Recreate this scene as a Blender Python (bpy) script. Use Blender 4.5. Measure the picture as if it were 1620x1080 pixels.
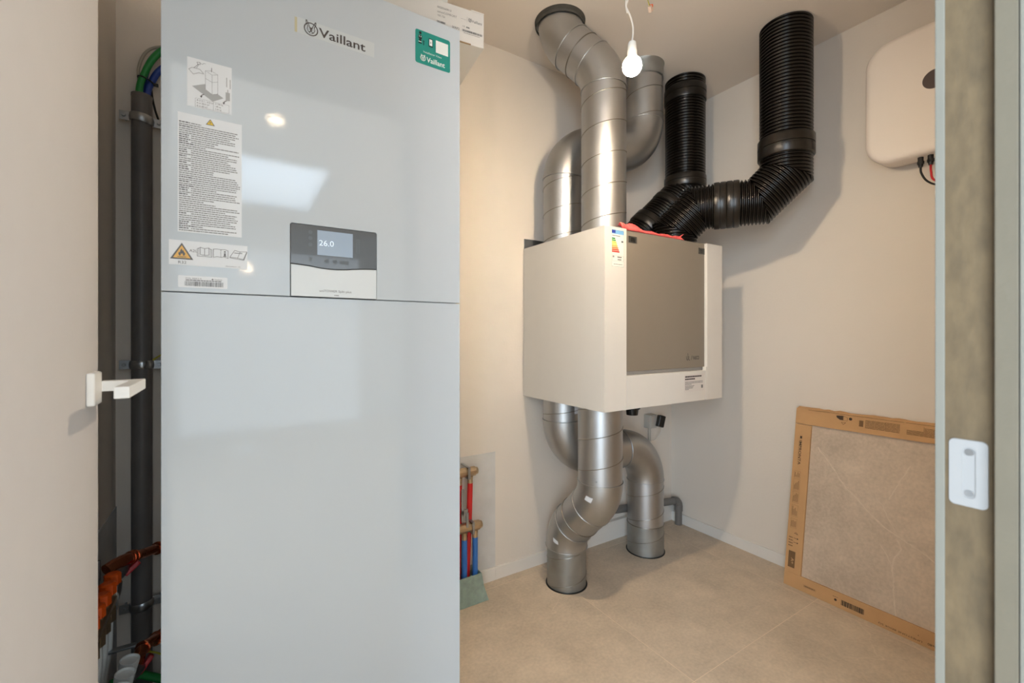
import bpy, bmesh, math, random
from mathutils import Vector, Matrix
random.seed(7)
for o in list(bpy.data.objects): bpy.data.objects.remove(o)
SC = bpy.context.scene
COL = SC.collection
PI = math.pi
EYE = Vector((0, 0, 1.113))
RH = 2.425                                     # room height

# ------------------------------------------------------------------ camera, world, lights, exposure
cam = bpy.data.cameras.new('camera'); co = bpy.data.objects.new('camera', cam); COL.objects.link(co)
cam.sensor_width = 36; cam.lens = 36*697/1620; cam.shift_y = -11/1620
co.location = EYE; co.rotation_euler = (PI/2, 0, -math.radians(32.15)); cam.clip_start = .02
cam.dof.use_dof = True; cam.dof.focus_distance = 1.5; cam.dof.aperture_fstop = 5.0
SC.camera = co
SC.view_settings.view_transform = 'Standard'; SC.view_settings.look = 'None'
SC.view_settings.gamma = 1; SC.view_settings.use_curve_mapping = False
SC.view_settings.exposure = -0.06
w = bpy.data.worlds.new('sky'); SC.world = w; w.use_nodes = True
w.node_tree.nodes['Background'].inputs[0].default_value = (.72, .85, 1, 1)
w.node_tree.nodes['Background'].inputs[1].default_value = 3.0
def area(name, loc, rot, sx, sy, power, colr, size=None):
    l = bpy.data.lights.new(name, 'AREA'); l.shape = 'RECTANGLE'; l.size = sx; l.size_y = sy
    l.energy = power; l.color = colr
    o = bpy.data.objects.new(name, l); COL.objects.link(o); o.location = loc; o.rotation_euler = rot
    return o
HX0, HX1, HY = -1.3, 2.7, -4.0
SKYL = (.02, .66, -3.15, -1.76)                # hallway skylight x0,x1,y0,y1
DAY = (.70, .85, 1)
area('skylight_daylight', (.34, -2.455, RH+.02), (0, 0, 0), .64, 1.39, 24, DAY)
area('fill_daylight_left', (HX0+.02, -1.15, 1.3), (0, -PI/2, 0), 2.0, 1.9, 178, DAY)  # added fill light; this hallway wall has no window
area('fill_daylight_right', (HX1-.02, -1.9, 1.3), (0, PI/2, 0), 2.0, 2.8, 34, DAY)  # second added fill from the opposite side, again without a window
area('glazed_doors_fill', (.43, HY+.02, 1.05), (PI/2, 0, 0), 1.9, 2.1, 22, DAY)  # two mirrored glazed doors merged; middle added to brighten the gap beside the cabinet
BULB = Vector((1.009, .928, 1.919)); BULB_STRENGTH = 520

# ------------------------------------------------------------------ materials
def srgb(c): return tuple((x/255/12.92 if x/255 <= .04045 else ((x/255+.055)/1.055)**2.4) for x in c)+(1,)
def mat(name, colr, rough=.5, metal=0, noise=0, nscale=20, bump=0, bscale=60, spec=.5, coat=0, stretch=None, emit=0, trans=0, rvar=0, bdist=.002):
    m = bpy.data.materials.new(name); m.use_nodes = True; nt = m.node_tree; b = nt.nodes['Principled BSDF']
    c = colr if len(colr) == 4 else tuple(colr)+(1,)
    b.inputs['Base Color'].default_value = c; b.inputs['Roughness'].default_value = rough
    b.inputs['Metallic'].default_value = metal; b.inputs['Specular IOR Level'].default_value = spec
    b.inputs['Coat Weight'].default_value = coat
    if trans: b.inputs['Transmission Weight'].default_value = trans
    if emit: b.inputs['Emission Color'].default_value = c; b.inputs['Emission Strength'].default_value = emit
    if noise or bump or rvar:
        tc = nt.nodes.new('ShaderNodeTexCoord'); vec = tc.outputs['Object']
        if stretch:
            mp = nt.nodes.new('ShaderNodeMapping'); mp.inputs['Scale'].default_value = stretch
            nt.links.new(vec, mp.inputs[0]); vec = mp.outputs[0]
        n = nt.nodes.new('ShaderNodeTexNoise'); n.inputs['Scale'].default_value = nscale; n.inputs['Detail'].default_value = 6
        nt.links.new(vec, n.inputs['Vector'])
        if noise:
            r = nt.nodes.new('ShaderNodeMapRange'); r.inputs[1].default_value = .3; r.inputs[2].default_value = .7
            r.inputs[3].default_value = 1-noise; r.inputs[4].default_value = 1+noise
            nt.links.new(n.outputs[0], r.inputs[0])
            mx = nt.nodes.new('ShaderNodeVectorMath'); mx.operation = 'SCALE'; mx.inputs[0].default_value = c[:3]
            nt.links.new(r.outputs[0], mx.inputs['Scale']); nt.links.new(mx.outputs[0], b.inputs['Base Color'])
        if rvar:
            r = nt.nodes.new('ShaderNodeMapRange'); r.inputs[1].default_value = .3; r.inputs[2].default_value = .7
            r.inputs[3].default_value = max(.02, rough-rvar); r.inputs[4].default_value = rough+rvar
            nt.links.new(n.outputs[0], r.inputs[0]); nt.links.new(r.outputs[0], b.inputs['Roughness'])
        if bump:
            n2 = nt.nodes.new('ShaderNodeTexNoise'); n2.inputs['Scale'].default_value = bscale; n2.inputs['Detail'].default_value = 3
            nt.links.new(vec, n2.inputs['Vector'])
            bp = nt.nodes.new('ShaderNodeBump'); bp.inputs['Strength'].default_value = bump; bp.inputs['Distance'].default_value = bdist
            nt.links.new(n2.outputs[0], bp.inputs['Height']); nt.links.new(bp.outputs[0], b.inputs['Normal'])
    return m
WALL = mat('wall_plaster', srgb((223, 214, 203)), .9, noise=.015, nscale=3, bump=.25, bscale=90, spec=.2)
CEIL = mat('ceiling_plaster', srgb((224, 214, 203)), .95, noise=.015, nscale=3, bump=.2, bscale=80, spec=.2)
HALLW = mat('hallway_paint', srgb((226, 226, 224)), .9, spec=.2)
PATCH = mat('patch_plaster', srgb((205, 203, 200)), .85, noise=.05, nscale=14, bump=.5, bscale=60, spec=.2)
SKIRT = mat('skirting_paint', srgb((226, 221, 214)), .5, noise=.01)
GROUT = mat('grout', srgb((222, 204, 182)), .9, noise=.04, nscale=50)
def stone(name, base, vein_col, vscale=1.4, vstr=.35, rough=.55, mott=.10):
    m = bpy.data.materials.new(name); m.use_nodes = True; nt = m.node_tree; b = nt.nodes['Principled BSDF']
    L = nt.links; N = nt.nodes.new
    b.inputs['Roughness'].default_value = rough; b.inputs['Specular IOR Level'].default_value = .35
    tc = N('ShaderNodeTexCoord')
    n = N('ShaderNodeTexNoise'); n.inputs['Scale'].default_value = 5; n.inputs['Detail'].default_value = 10; n.inputs['Roughness'].default_value = .65
    n3 = N('ShaderNodeTexNoise'); n3.inputs['Scale'].default_value = 90; n3.inputs['Detail'].default_value = 4
    for q in (n, n3): L.new(tc.outputs['Object'], q.inputs['Vector'])
    add = N('ShaderNodeMath'); add.operation = 'MULTIPLY_ADD'; add.inputs[1].default_value = .45; L.new(n3.outputs[0], add.inputs[0]); L.new(n.outputs[0], add.inputs[2])
    r = N('ShaderNodeMapRange'); r.inputs[1].default_value = .5; r.inputs[2].default_value = .95; r.inputs[3].default_value = 1-mott; r.inputs[4].default_value = 1+mott
    L.new(add.outputs[0], r.inputs[0])
    sc = N('ShaderNodeVectorMath'); sc.operation = 'SCALE'; sc.inputs[0].default_value = base[:3]; L.new(r.outputs[0], sc.inputs['Scale'])
    # thin veins: a narrow level band of a warped noise
    nv = N('ShaderNodeTexNoise'); nv.inputs['Scale'].default_value = vscale; nv.inputs['Detail'].default_value = 5; nv.inputs['Roughness'].default_value = .5; nv.inputs['Distortion'].default_value = .6
    L.new(tc.outputs['Object'], nv.inputs['Vector'])
    s1 = N('ShaderNodeMath'); s1.operation = 'SUBTRACT'; s1.inputs[1].default_value = .5; L.new(nv.outputs[0], s1.inputs[0])
    ab = N('ShaderNodeMath'); ab.operation = 'ABSOLUTE'; L.new(s1.outputs[0], ab.inputs[0])
    mr = N('ShaderNodeMapRange'); mr.inputs[1].default_value = 0; mr.inputs[2].default_value = .004; mr.inputs[3].default_value = vstr; mr.inputs[4].default_value = 0
    L.new(ab.outputs[0], mr.inputs[0])
    n4 = N('ShaderNodeTexNoise'); n4.inputs['Scale'].default_value = 3; L.new(tc.outputs['Object'], n4.inputs['Vector'])
    m4 = N('ShaderNodeMapRange'); m4.inputs[1].default_value = .5; m4.inputs[2].default_value = .62; L.new(n4.outputs[0], m4.inputs[0])
    ml = N('ShaderNodeMath'); ml.operation = 'MULTIPLY'; L.new(mr.outputs[0], ml.inputs[0]); L.new(m4.outputs[0], ml.inputs[1])
    mix = N('ShaderNodeMix'); mix.data_type = 'RGBA'; L.new(ml.outputs[0], mix.inputs[0]); L.new(sc.outputs[0], mix.inputs[6]); mix.inputs[7].default_value = vein_col
    L.new(mix.outputs[2], b.inputs['Base Color'])
    bp = N('ShaderNodeBump'); bp.inputs['Strength'].default_value = .15; bp.inputs['Distance'].default_value = .001; L.new(n3.outputs[0], bp.inputs['Height']); L.new(bp.outputs[0], b.inputs['Normal'])
    return m
TILE = stone('floor_tile', srgb((200, 184, 164)), srgb((222, 206, 184)), mott=.19, vstr=.5)
TILE2 = stone('boxed_tile', srgb((198, 180, 160)), srgb((214, 196, 172)), vstr=.0, mott=.20)
VEIN = mat('tile_vein', srgb((211, 194, 174)), .6, noise=.05, nscale=60)
DOORW = mat('door_paint', srgb((205, 200, 197)), .55, noise=.01, bump=.1, bscale=200)
HANDLE = mat('handle_white', srgb((236, 234, 230)), .35)
MDF = mat('raw_mdf', srgb((94, 78, 55)), .8, noise=.2, nscale=75, bump=.4, bscale=120, stretch=(1, 1, .45))
PRIMER = mat('primer_grey_green', srgb((98, 90, 75)), .7, noise=.03, nscale=30, bump=.2, bscale=150)
PRIMERL = mat('primer_light', srgb((116, 113, 103)), .7, noise=.02, nscale=30)
TOWER = mat('white_enamel', srgb((190, 197, 203)), .045, bump=.03, bscale=260, spec=.5, bdist=.001)
TOWERB = mat('white_enamel_side', srgb((236, 237, 236)), .3)  # whiter than the front enamel, to lift the dim gap beside the cabinet
GAP = mat('shadow_gap', srgb((70, 72, 74)), .6)
GLASSD = mat('dark_glass', srgb((74, 76, 79)), .04, spec=.8)
SCREEN = mat('lcd_screen', srgb((142, 156, 172)), .12, emit=.25)  # lit display; its pale blue mostly stands in for a reflection
SCREENT = mat('lcd_digits', srgb((215, 226, 236)), .3, emit=.5)
ICON = mat('glass_icons', srgb((84, 88, 90)), .2)
SILVER = mat('silver_panel', srgb((214, 218, 220)), .25)
PAPER = mat('sticker_paper', srgb((222, 223, 225)), .3)
PAPERC = mat('clear_sticker', srgb((200, 205, 207)), .1)
INK = mat('ink_dark', srgb((66, 56, 54)), .5)
INKB = mat('ink_grey', srgb((98, 96, 96)), .5)
INKF = mat('ink_fine', srgb((122, 120, 118)), .5)
INKL = mat('ink_light_grey', srgb((168, 168, 168)), .5)
YEL = mat('warning_yellow', srgb((226, 190, 60)), .5)
AMB = mat('warning_amber', srgb((224, 176, 96)), .5)
TAPE = mat('yellowed_tape', srgb((190, 182, 150)), .5)
TEAL = mat('teal_sticker', srgb((24, 138, 126)), .35)
WHITEP = mat('white_print', srgb((232, 232, 228)), .4)
BLACKP = mat('black_print', srgb((22, 24, 26)), .4)
VENTW = mat('vent_unit_white', srgb((216, 210, 201)), .42, noise=.008, bump=.05, bscale=200)
VENTG = mat('vent_unit_grey', srgb((130, 119, 105)), .38, noise=.01, bump=.04, bscale=200)
CLIP = mat('clip_frame', srgb((62, 60, 54)), .4)
BLACK = mat('black_plastic', srgb((22, 21, 20)), .35)
STEEL = mat('zinc_steel', srgb((170, 174, 178)), .35, metal=1, noise=.06, nscale=30, rvar=.08)
GALV = mat('galvanised_duct', srgb((184, 186, 188)), .42, metal=1, noise=.04, nscale=14, rvar=.025, stretch=(1, 1, .6))
GALVE = mat('galvanised_elbow', srgb((182, 184, 185)), .42, metal=1, noise=.05, nscale=14, rvar=.03)
GALVC = mat('galvanised_collar', srgb((160, 161, 158)), .5, metal=.9, noise=.12, nscale=18, rvar=.1)
SEAM = mat('seam_steel', srgb((150, 147, 140)), .4, metal=1)
RUBBER = mat('collar_rubber', srgb((66, 64, 58)), .7, noise=.15, nscale=40)
CORR = mat('corrugated_black', srgb((13, 9, 6)), .24, spec=.5)
COUP = mat('coupler_black', srgb((26, 22, 17)), .32, spec=.5)
RED = mat('red_film', srgb((228, 96, 92)), .3, spec=.5, noise=.12, nscale=25)
WIREW = mat('white_cable', srgb((222, 214, 204)), .5)
LAMPW = mat('lampholder_white', srgb((238, 234, 226)), .4)
INV = mat('inverter_white', srgb((232, 222, 212)), .5)
INVB = mat('inverter_back', srgb((150, 146, 144)), .5)
LOGOD = mat('emblem_dark', srgb((74, 62, 60)), .4)
REDC = mat('red_cable', srgb((196, 24, 30)), .4)
CARD = mat('cardboard', srgb((194, 152, 106)), .9, noise=.06, nscale=12, bump=.2, bscale=70)
CARDP = mat('cardboard_print', srgb((118, 90, 60)), .9)
CARDD = mat('cardboard_print_dark', srgb((66, 52, 40)), .9)
CARTON = mat('white_carton', srgb((206, 202, 196)), .7, noise=.01)
CARTONB = mat('carton_brown_edge', srgb((150, 124, 92)), .9)
PVCG = mat('grey_pvc', srgb((112, 108, 104)), .5, noise=.05, nscale=30)
PIPED = mat('dark_grey_pipe', srgb((104, 100, 98)), .45, noise=.06, nscale=20)
GRN = mat('green_cable', srgb((24, 128, 56)), .4)
BLU = mat('blue_cable', srgb((36, 66, 150)), .4)
GREYC = mat('grey_cable', srgb((168, 160, 144)), .5)
YELC = mat('yellow_cable', srgb((190, 180, 60)), .5)
COPPER = mat('copper', srgb((206, 130, 96)), .25, metal=1, noise=.12, nscale=25, rvar=.1)
BRASS = mat('nickel_brass', srgb((190, 168, 138)), .3, metal=.9, noise=.08, nscale=30)
ORG = mat('orange_cap', srgb((238, 92, 18)), .4)
REDH = mat('red_hose', srgb((204, 34, 34)), .4)
BLUH = mat('blue_hose', srgb((52, 116, 196)), .4)
WHT = mat('white_plastic', srgb((226, 226, 222)), .4)
WHTIN = mat('white_plastic_inside', srgb((190, 182, 172)), .6)
FOIL = mat('foam_wrap', srgb((138, 156, 146)), .6, noise=.14, nscale=50, bump=.5, bscale=90)
TRED = mat('valve_red', srgb((170, 22, 30)), .4)
SOCK = mat('socket_grey', srgb((188, 182, 172)), .5)
def emis(name, colr, s):
    m = bpy.data.materials.new(name); m.use_nodes = True; nt = m.node_tree; nt.nodes.clear()
    e = nt.nodes.new('ShaderNodeEmission'); e.inputs[0].default_value = colr; e.inputs[1].default_value = s
    o = nt.nodes.new('ShaderNodeOutputMaterial'); nt.links.new(e.outputs[0], o.inputs[0]); return m
GLOW = emis('bulb_glow', (1, .795, .56, 1), BULB_STRENGTH)
def _pattern():      # an LED lamp: brightest downwards, weaker towards its neck
    nt = GLOW.node_tree; e = [n for n in nt.nodes if n.type == 'EMISSION'][0]
    g = nt.nodes.new('ShaderNodeNewGeometry'); sx = nt.nodes.new('ShaderNodeSeparateXYZ'); nt.links.new(g.outputs['Normal'], sx.inputs[0])
    r = nt.nodes.new('ShaderNodeMapRange'); r.inputs[1].default_value = 1; r.inputs[2].default_value = -1; nt.links.new(sx.outputs[2], r.inputs[0])
    p = nt.nodes.new('ShaderNodeMath'); p.operation = 'POWER'; p.inputs[1].default_value = 2.3; nt.links.new(r.outputs[0], p.inputs[0])
    m = nt.nodes.new('ShaderNodeMath'); m.operation = 'MULTIPLY_ADD'; m.inputs[1].default_value = 3.2*BULB_STRENGTH; m.inputs[2].default_value = .05*BULB_STRENGTH
    nt.links.new(p.outputs[0], m.inputs[0]); nt.links.new(m.outputs[0], e.inputs[1])
_pattern()
SPOT = emis('ceiling_lamp_glow', (1, .78, .52, 1), 60)

# ------------------------------------------------------------------ helpers
def link(name, bm, m, parent=None, smooth=False, ang=35):
    me = bpy.data.meshes.new(name); bmesh.ops.recalc_face_normals(bm, faces=bm.faces) ; bm.to_mesh(me); bm.free()
    if m: me.materials.append(m)
    if smooth:
        me.shade_smooth(); me.set_sharp_from_angle(angle=math.radians(ang))
    o = bpy.data.objects.new(name, me); COL.objects.link(o)
    if parent: o.parent = parent; o.matrix_parent_inverse = Matrix.Translation(parent.location).inverted()
    return o
def thing(name, label, cat, loc=(0, 0, 0), group=None):
    o = bpy.data.objects.new(name, None); COL.objects.link(o); o.location = loc; o.empty_display_size = .05
    return tag(o, label, cat, group)
def tag(o, label, cat=None, group=None, kind=None):
    if label: o['label'] = label
    if cat: o['category'] = cat
    if group: o['group'] = group
    if kind: o['kind'] = kind
    return o
def struct(o, label=None, cat=None):
    o['kind'] = 'structure'
    if label: o['label'] = label
    if cat: o['category'] = cat
    return o
def box(bm, x0, x1, y0, y1, z0, z1, bev=0, M=None, seg=2):
    t = bmesh.new()
    v = [t.verts.new((x, y, z)) for x in (x0, x1) for y in (y0, y1) for z in (z0, z1)]
    for f in ((0, 1, 3, 2), (4, 6, 7, 5), (0, 4, 5, 1), (2, 3, 7, 6), (0, 2, 6, 4), (1, 5, 7, 3)): t.faces.new([v[i] for i in f])
    if bev: bmesh.ops.bevel(t, geom=t.edges[:], offset=bev, segments=seg, affect='EDGES', profile=.6)
    if M: t.transform(M)
    me = bpy.data.meshes.new('t'); bmesh.ops.recalc_face_normals(t, faces=t.faces); t.to_mesh(me); bm.from_mesh(me); bpy.data.meshes.remove(me); t.free(); return bm
def B(*a, **k): return box(bmesh.new(), *a, **k)
def bez(*pts, n=10):
    """smooth curve through the points (Catmull-Rom)"""
    P = [Vector(p) for p in pts]; P = [P[0]*2-P[1]]+P+[P[-1]*2-P[-2]]; out = []
    for i in range(1, len(P)-2):
        for k in range(n):
            t = k/n; a, b, c, d = P[i-1:i+3]
            out.append(.5*((2*b)+(-a+c)*t+(2*a-5*b+4*c-d)*t*t+(-a+3*b-3*c+d)*t**3))
    out.append(P[-2]); return out
def sweep(bm, pts, r, n=16, cap=True, taper=None, clip=None):
    pts = [Vector(p) for p in pts]; rs = r if isinstance(r, (list, tuple)) else [r]*len(pts)
    T = []
    for i in range(len(pts)):
        a = pts[max(i-1, 0)]; b = pts[min(i+1, len(pts)-1)]; d = b-a
        if d.length < 1e-9: d = T[-1] if T else Vector((0, 0, 1))
        T.append(d.normalized())
    up = Vector((0, 0, 1)) if abs(T[0].z) < .9 else Vector((1, 0, 0))
    e1 = (up-T[0]*up.dot(T[0])).normalized(); rings = []
    for i, p in enumerate(pts):
        e1 = (e1-T[i]*e1.dot(T[i])).normalized(); e2 = T[i].cross(e1)
        ring = []
        for k in range(n):
            a = 2*PI*k/n; q = p+(e1*math.cos(a)+e2*math.sin(a))*rs[i]
            if clip: q = clip(q, T[i])
            ring.append(bm.verts.new(q))
        rings.append(ring)
    for i in range(len(rings)-1):
        for k in range(n):
            bm.faces.new((rings[i][k], rings[i][(k+1) % n], rings[i+1][(k+1) % n], rings[i+1][k]))
    if cap: bm.faces.new(rings[0][::-1]); bm.faces.new(rings[-1])
    return bm
def S(pts, r, n=16, **k): return sweep(bmesh.new(), pts, r, n, **k)
def line(a, b, n=1):
    a, b = Vector(a), Vector(b); return [a.lerp(b, i/n) for i in range(n+1)]
def arc(c, e1, e2, R, a0, a1, n=16):
    c, e1, e2 = Vector(c), Vector(e1), Vector(e2)
    return [c+(e1*math.cos(a0+(a1-a0)*i/n)+e2*math.sin(a0+(a1-a0)*i/n))*R for i in range(n+1)]
def bend(p, d0, d1, R, n=16):
    """elbow that starts at p heading d0 and ends heading d1"""
    p, d0, d1 = Vector(p), Vector(d0).normalized(), Vector(d1).normalized()
    th = d0.angle(d1); side = (d1-d0*d1.dot(d0)).normalized(); c = p+side*R
    return [c+(-side*math.cos(th*i/n)+d0*math.sin(th*i/n))*R for i in range(n+1)]

# printed matter in the plane of a frame (origin, x axis, y axis, normal)
class Frame:
    def __init__(s, o, ux, uy):
        s.o = Vector(o); s.ux = Vector(ux).normalized(); s.uy = Vector(uy).normalized(); s.n = s.ux.cross(s.uy)
        s.M = Matrix((s.ux.to_4d(), s.uy.to_4d(), s.n.to_4d(), s.o.to_4d())).transposed()
        for i in range(3): s.M[3][i] = 0
        s.M[3][3] = 1
    def at(s, x, y, d=0): return s.o+s.ux*x+s.uy*y+s.n*d
TXT = {}
def text_mesh(st, bold=0):
    k = (st, bold)
    if k in TXT: return TXT[k]
    c = bpy.data.curves.new('t', 'FONT'); c.body = st; c.size = 1; c.resolution_u = 3; c.offset = bold
    o = bpy.data.objects.new('t', c); COL.objects.link(o)
    dg = bpy.context.evaluated_depsgraph_get(); me = bpy.data.meshes.new_from_object(o.evaluated_get(dg))
    bpy.data.objects.remove(o); TXT[k] = me; return me
class Print:
    def __init__(s, F, d=.0006): s.F = F; s.d = d; s.bm = bmesh.new()
    def _add(s, t, rot=0):
        me = bpy.data.meshes.new('t'); t.to_mesh(me); t.free(); s.bm.from_mesh(me); bpy.data.meshes.remove(me)
    def text(s, st, x, y, w=None, h=None, rot=0, bold=0, flip=False):
        me = text_mesh(st, bold); t = bmesh.new(); t.from_mesh(me)
        xs = [v.co.x for v in t.verts]; ys = [v.co.y for v in t.verts]; x0, x1, y0, y1 = min(xs), max(xs), min(ys), max(ys)
        sx = w/(x1-x0) if w else None; sy = h/(y1-y0) if h else None
        if sx is None: sx = sy
        if sy is None: sy = sx
        t.transform(Matrix.Translation((x, y, s.d)) @ Matrix.Rotation(rot, 4, 'Z') @ Matrix.Diagonal((sx, sy, 0, 1)) @ Matrix.Translation((-x0, -y0, 0)))
        s._add(t); return s
    def poly(s, pts, dz=0):
        t = bmesh.new(); f = t.faces.new([t.verts.new((p[0], p[1], s.d+dz)) for p in pts]); bmesh.ops.triangulate(t, faces=[f]); s._add(t); return s
    def rect(s, x0, y0, x1, y1, dz=0): return s.poly([(x0, y0), (x1, y0), (x1, y1), (x0, y1)], dz)
    def stroke(s, pts, wd, closed=False, dz=0):
        P = [Vector((p[0], p[1])) for p in pts]; s.k = getattr(s, 'k', 0)
        if closed: P.append(P[0])
        for a, b in zip(P, P[1:]):
            d = (b-a); 
            if d.length < 1e-7: continue
            d.normalize(); n = Vector((-d.y, d.x))*wd/2; e = d*wd*.4
            s.k += 1; s.poly([a-e-n, b+e-n, b+e+n, a-e+n], dz+(s.k % 12)*9e-6)
        return s
    def disc(s, x, y, r, n=24, ry=None, dz=0): return s.poly([(x+r*math.cos(2*PI*i/n), y+(ry or r)*math.sin(2*PI*i/n)) for i in range(n)], dz)
    def words(s, x0, x1, y, h, fill=1.0, wd=(.002, .006), gap=.0008, rnd=random):
        x = x0; X = x0+(x1-x0)*fill
        while x < X-.0008:
            L = min(rnd.uniform(*wd), X-x); s.rect(x, y, x+L, y+h); x += L+gap
        return s
    def bars(s, x0, x1, y0, y1, n, duty=.55, rnd=random):
        p = (x1-x0)/n
        for i in range(n):
            q = p*rnd.uniform(duty-.25, duty+.25); s.rect(x0+i*p, y0, x0+i*p+q, y1)
        return s
    def build(s, name, m, parent, label=None):
        s.bm.transform(s.F.M)
        me = bpy.data.meshes.new(name); s.bm.to_mesh(me); s.bm.free(); me.materials.append(m)
        o = bpy.data.objects.new(name, me); COL.objects.link(o); o.parent = parent
        o.matrix_parent_inverse = Matrix.Translation(parent.location).inverted()
        if label: o['label'] = label
        if name in ('fine_print', 'faint_print', 'bold_print', 'ink_print', 'dark_print', 'display_marks', 'stone_vein', 'line_print', 'text_print', 'grey_print'): o['kind'] = 'stuff'
        return o
def sticker(F, x0, y0, x1, y1, m, parent, name='sticker', th=.0004, r=0, label=None):
    bm = bmesh.new()
    if r:
        pts = []
        for cx, cy, a in ((x1-r, y1-r, 0), (x0+r, y1-r, PI/2), (x0+r, y0+r, PI), (x1-r, y0+r, 1.5*PI)):
            pts += [(cx+r*math.cos(a+i*PI/10), cy+r*math.sin(a+i*PI/10)) for i in range(6)]
    else: pts = [(x0, y0), (x1, y0), (x1, y1), (x0, y1)]
    f = bm.faces.new([bm.verts.new((p[0], p[1], 0)) for p in pts])
    e = bmesh.ops.extrude_face_region(bm, geom=[f]); bmesh.ops.translate(bm, verts=[v for v in e['geom'] if isinstance(v, bmesh.types.BMVert)], vec=(0, 0, th))
    bm.transform(F.M); o = link(name, bm, m, parent)
    if label: o['label'] = label
    return o

# ------------------------------------------------------------------ setting
YA, XB, XC, YD, YD0 = 1.744, 2.234, -.302, .165, .02
floor = struct(link('floor', B(HX0-.1, HX1+.1, HY-.1, YA+.1, -.12, -.0003), GROUT), 'beige stone-look tiled floor with thin pale joints', 'floor')
xs = [1.247+.8*k for k in range(-4, 3)]; ys = [.886+.8*k for k in range(-7, 3)]
for a in xs[:-1]:
    for b in ys[:-1]:
        x0, x1, y0, y1 = a+.0014, a+.7986, b+.0014, b+.7986
        if b+.4 > YD0: x0, x1 = max(x0, XC), min(x1, XB)
        else: x0, x1 = max(x0, HX0), min(x1, HX1)
        y0, y1 = max(y0, HY), min(y1, YA)
        if x1-x0 < .02 or y1-y0 < .02: continue
        t = link('tile', B(x0-a, x1-a, y0-b, y1-b, -.01, 0), TILE, floor); t.location = (a, b, 0)
def frame_slab(name, outer, hole, z0, z1, m):
    x0, x1, y0, y1 = outer; a, b, c, d = hole; bm = bmesh.new()
    box(bm, x0, a, y0, y1, z0, z1); box(bm, b, x1, y0, y1, z0, z1); box(bm, a, b, y0, c, z0, z1); box(bm, a, b, d, y1, z0, z1)
    return link(name, bm, m)
ceil = struct(frame_slab('ceiling', (HX0-.1, HX1+.1, HY-.1, YA+.1), SKYL, RH, RH+.12, CEIL), 'plain plastered ceiling', 'ceiling')
wa = struct(link('wall_back', B(XC-.1, XB+.1, YA, YA+.1, 0, RH), WALL), 'off-white plastered wall behind the tower and ducts', 'wall')
wb = struct(link('wall_right', B(XB, XB+.1, YD, YA, 0, RH), WALL), 'off-white plastered wall on the right', 'wall')
wc = struct(link('wall_left', B(XC-.1, XC, YD, YA, 0, RH), WALL), 'off-white plastered side wall behind the open door', 'wall')
XL, XJ, DH = -.2, .66, 2.1
bm = bmesh.new(); box(bm, HX0, XL-.02, YD0, YD, 0, RH); box(bm, XJ+.02, HX1, YD0, YD, 0, RH); box(bm, XL-.02, XJ+.02, YD0, YD, DH+.02, RH)
struct(link('wall_front', bm, WALL), 'plastered wall with the doorway the camera stands in', 'wall')
bm = bmesh.new(); box(bm, HX0-.1, HX0, HY, YD0, 0, RH); struct(link('wall_hallway_left', bm, HALLW))
struct(link('wall_hallway_right', B(HX1, HX1+.1, HY, YD, 0, RH), HALLW))
struct(link('wall_hallway_far', B(HX0-.1, HX1+.1, HY-.1, HY, 0, RH), HALLW))
bm = bmesh.new()   # skylight shaft
a, b, c, d = SKYL
box(bm, a-.03, a, c-.03, d+.03, RH, RH+.25); box(bm, b, b+.03, c-.03, d+.03, RH, RH+.25); box(bm, a, b, c-.03, c, RH, RH+.25); box(bm, a, b, d, d+.03, RH, RH+.25)
struct(link('window_1', bm, HALLW))
bm = B(1.0, XB, YA-.012, YA, 0, .056, bev=.0015); box(bm, .70, 1.0, YA-.012, YA, 0, .056, bev=.0015)
struct(link('baseboard_back', bm, SKIRT), 'white skirting along the back wall', 'skirting')
struct(link('baseboard_right', B(XB-.012, XB, YD, YA-.012, 0, .056, bev=.0015), SKIRT), 'white skirting along the right wall', 'skirting')
struct(link('trim_2', B(1.34, XB-.014, YA-.026, YA, .057, .108, bev=.0015), SKIRT), 'second white strip above the back skirting, behind the ducts', 'trim')
# trowelled patches where the pipes enter
tag(link('plaster_patch', B(.60, 1.0045, YA-.0025, YA, .0575, .579), PATCH, wa), 'smooth grey plaster patch')
tag(link('plaster_patch', B(XC, XC+.0025, 1.0, YA, .01, .60), PATCH, wc), 'smooth grey plaster patch')
# door frame (trim_1): right jamb of raw board with primer edges, and left jamb
jr = struct(link('trim_1', B(XJ, XJ+.02, .0735, .1566, 0, DH), MDF), 'raw brown board door jamb with pale primed edges', 'door frame')
PLATE = mat('plate_white', srgb((146, 144, 142)), .4)
link('jamb_edge', B(XJ-.0005, XJ+.02, .1566, .1648, 0, DH, bev=.001), PRIMERL, jr)
link('door_stop', B(XJ-.014, XJ, .1005, .117, 0, DH, bev=.001), PRIMER, jr)
link('jamb_lining', B(XJ-.015, XJ, YD0-.004, .0998, 0, DH, bev=.001), PRIMERL, jr)
link('jamb_lining', B(XL-.02, XL, YD0, YD, 0, DH), PRIMERL, jr)
link('head_lining', B(XL-.02, XJ+.02, YD0, YD, DH, DH+.02), PRIMERL, jr)
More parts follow.
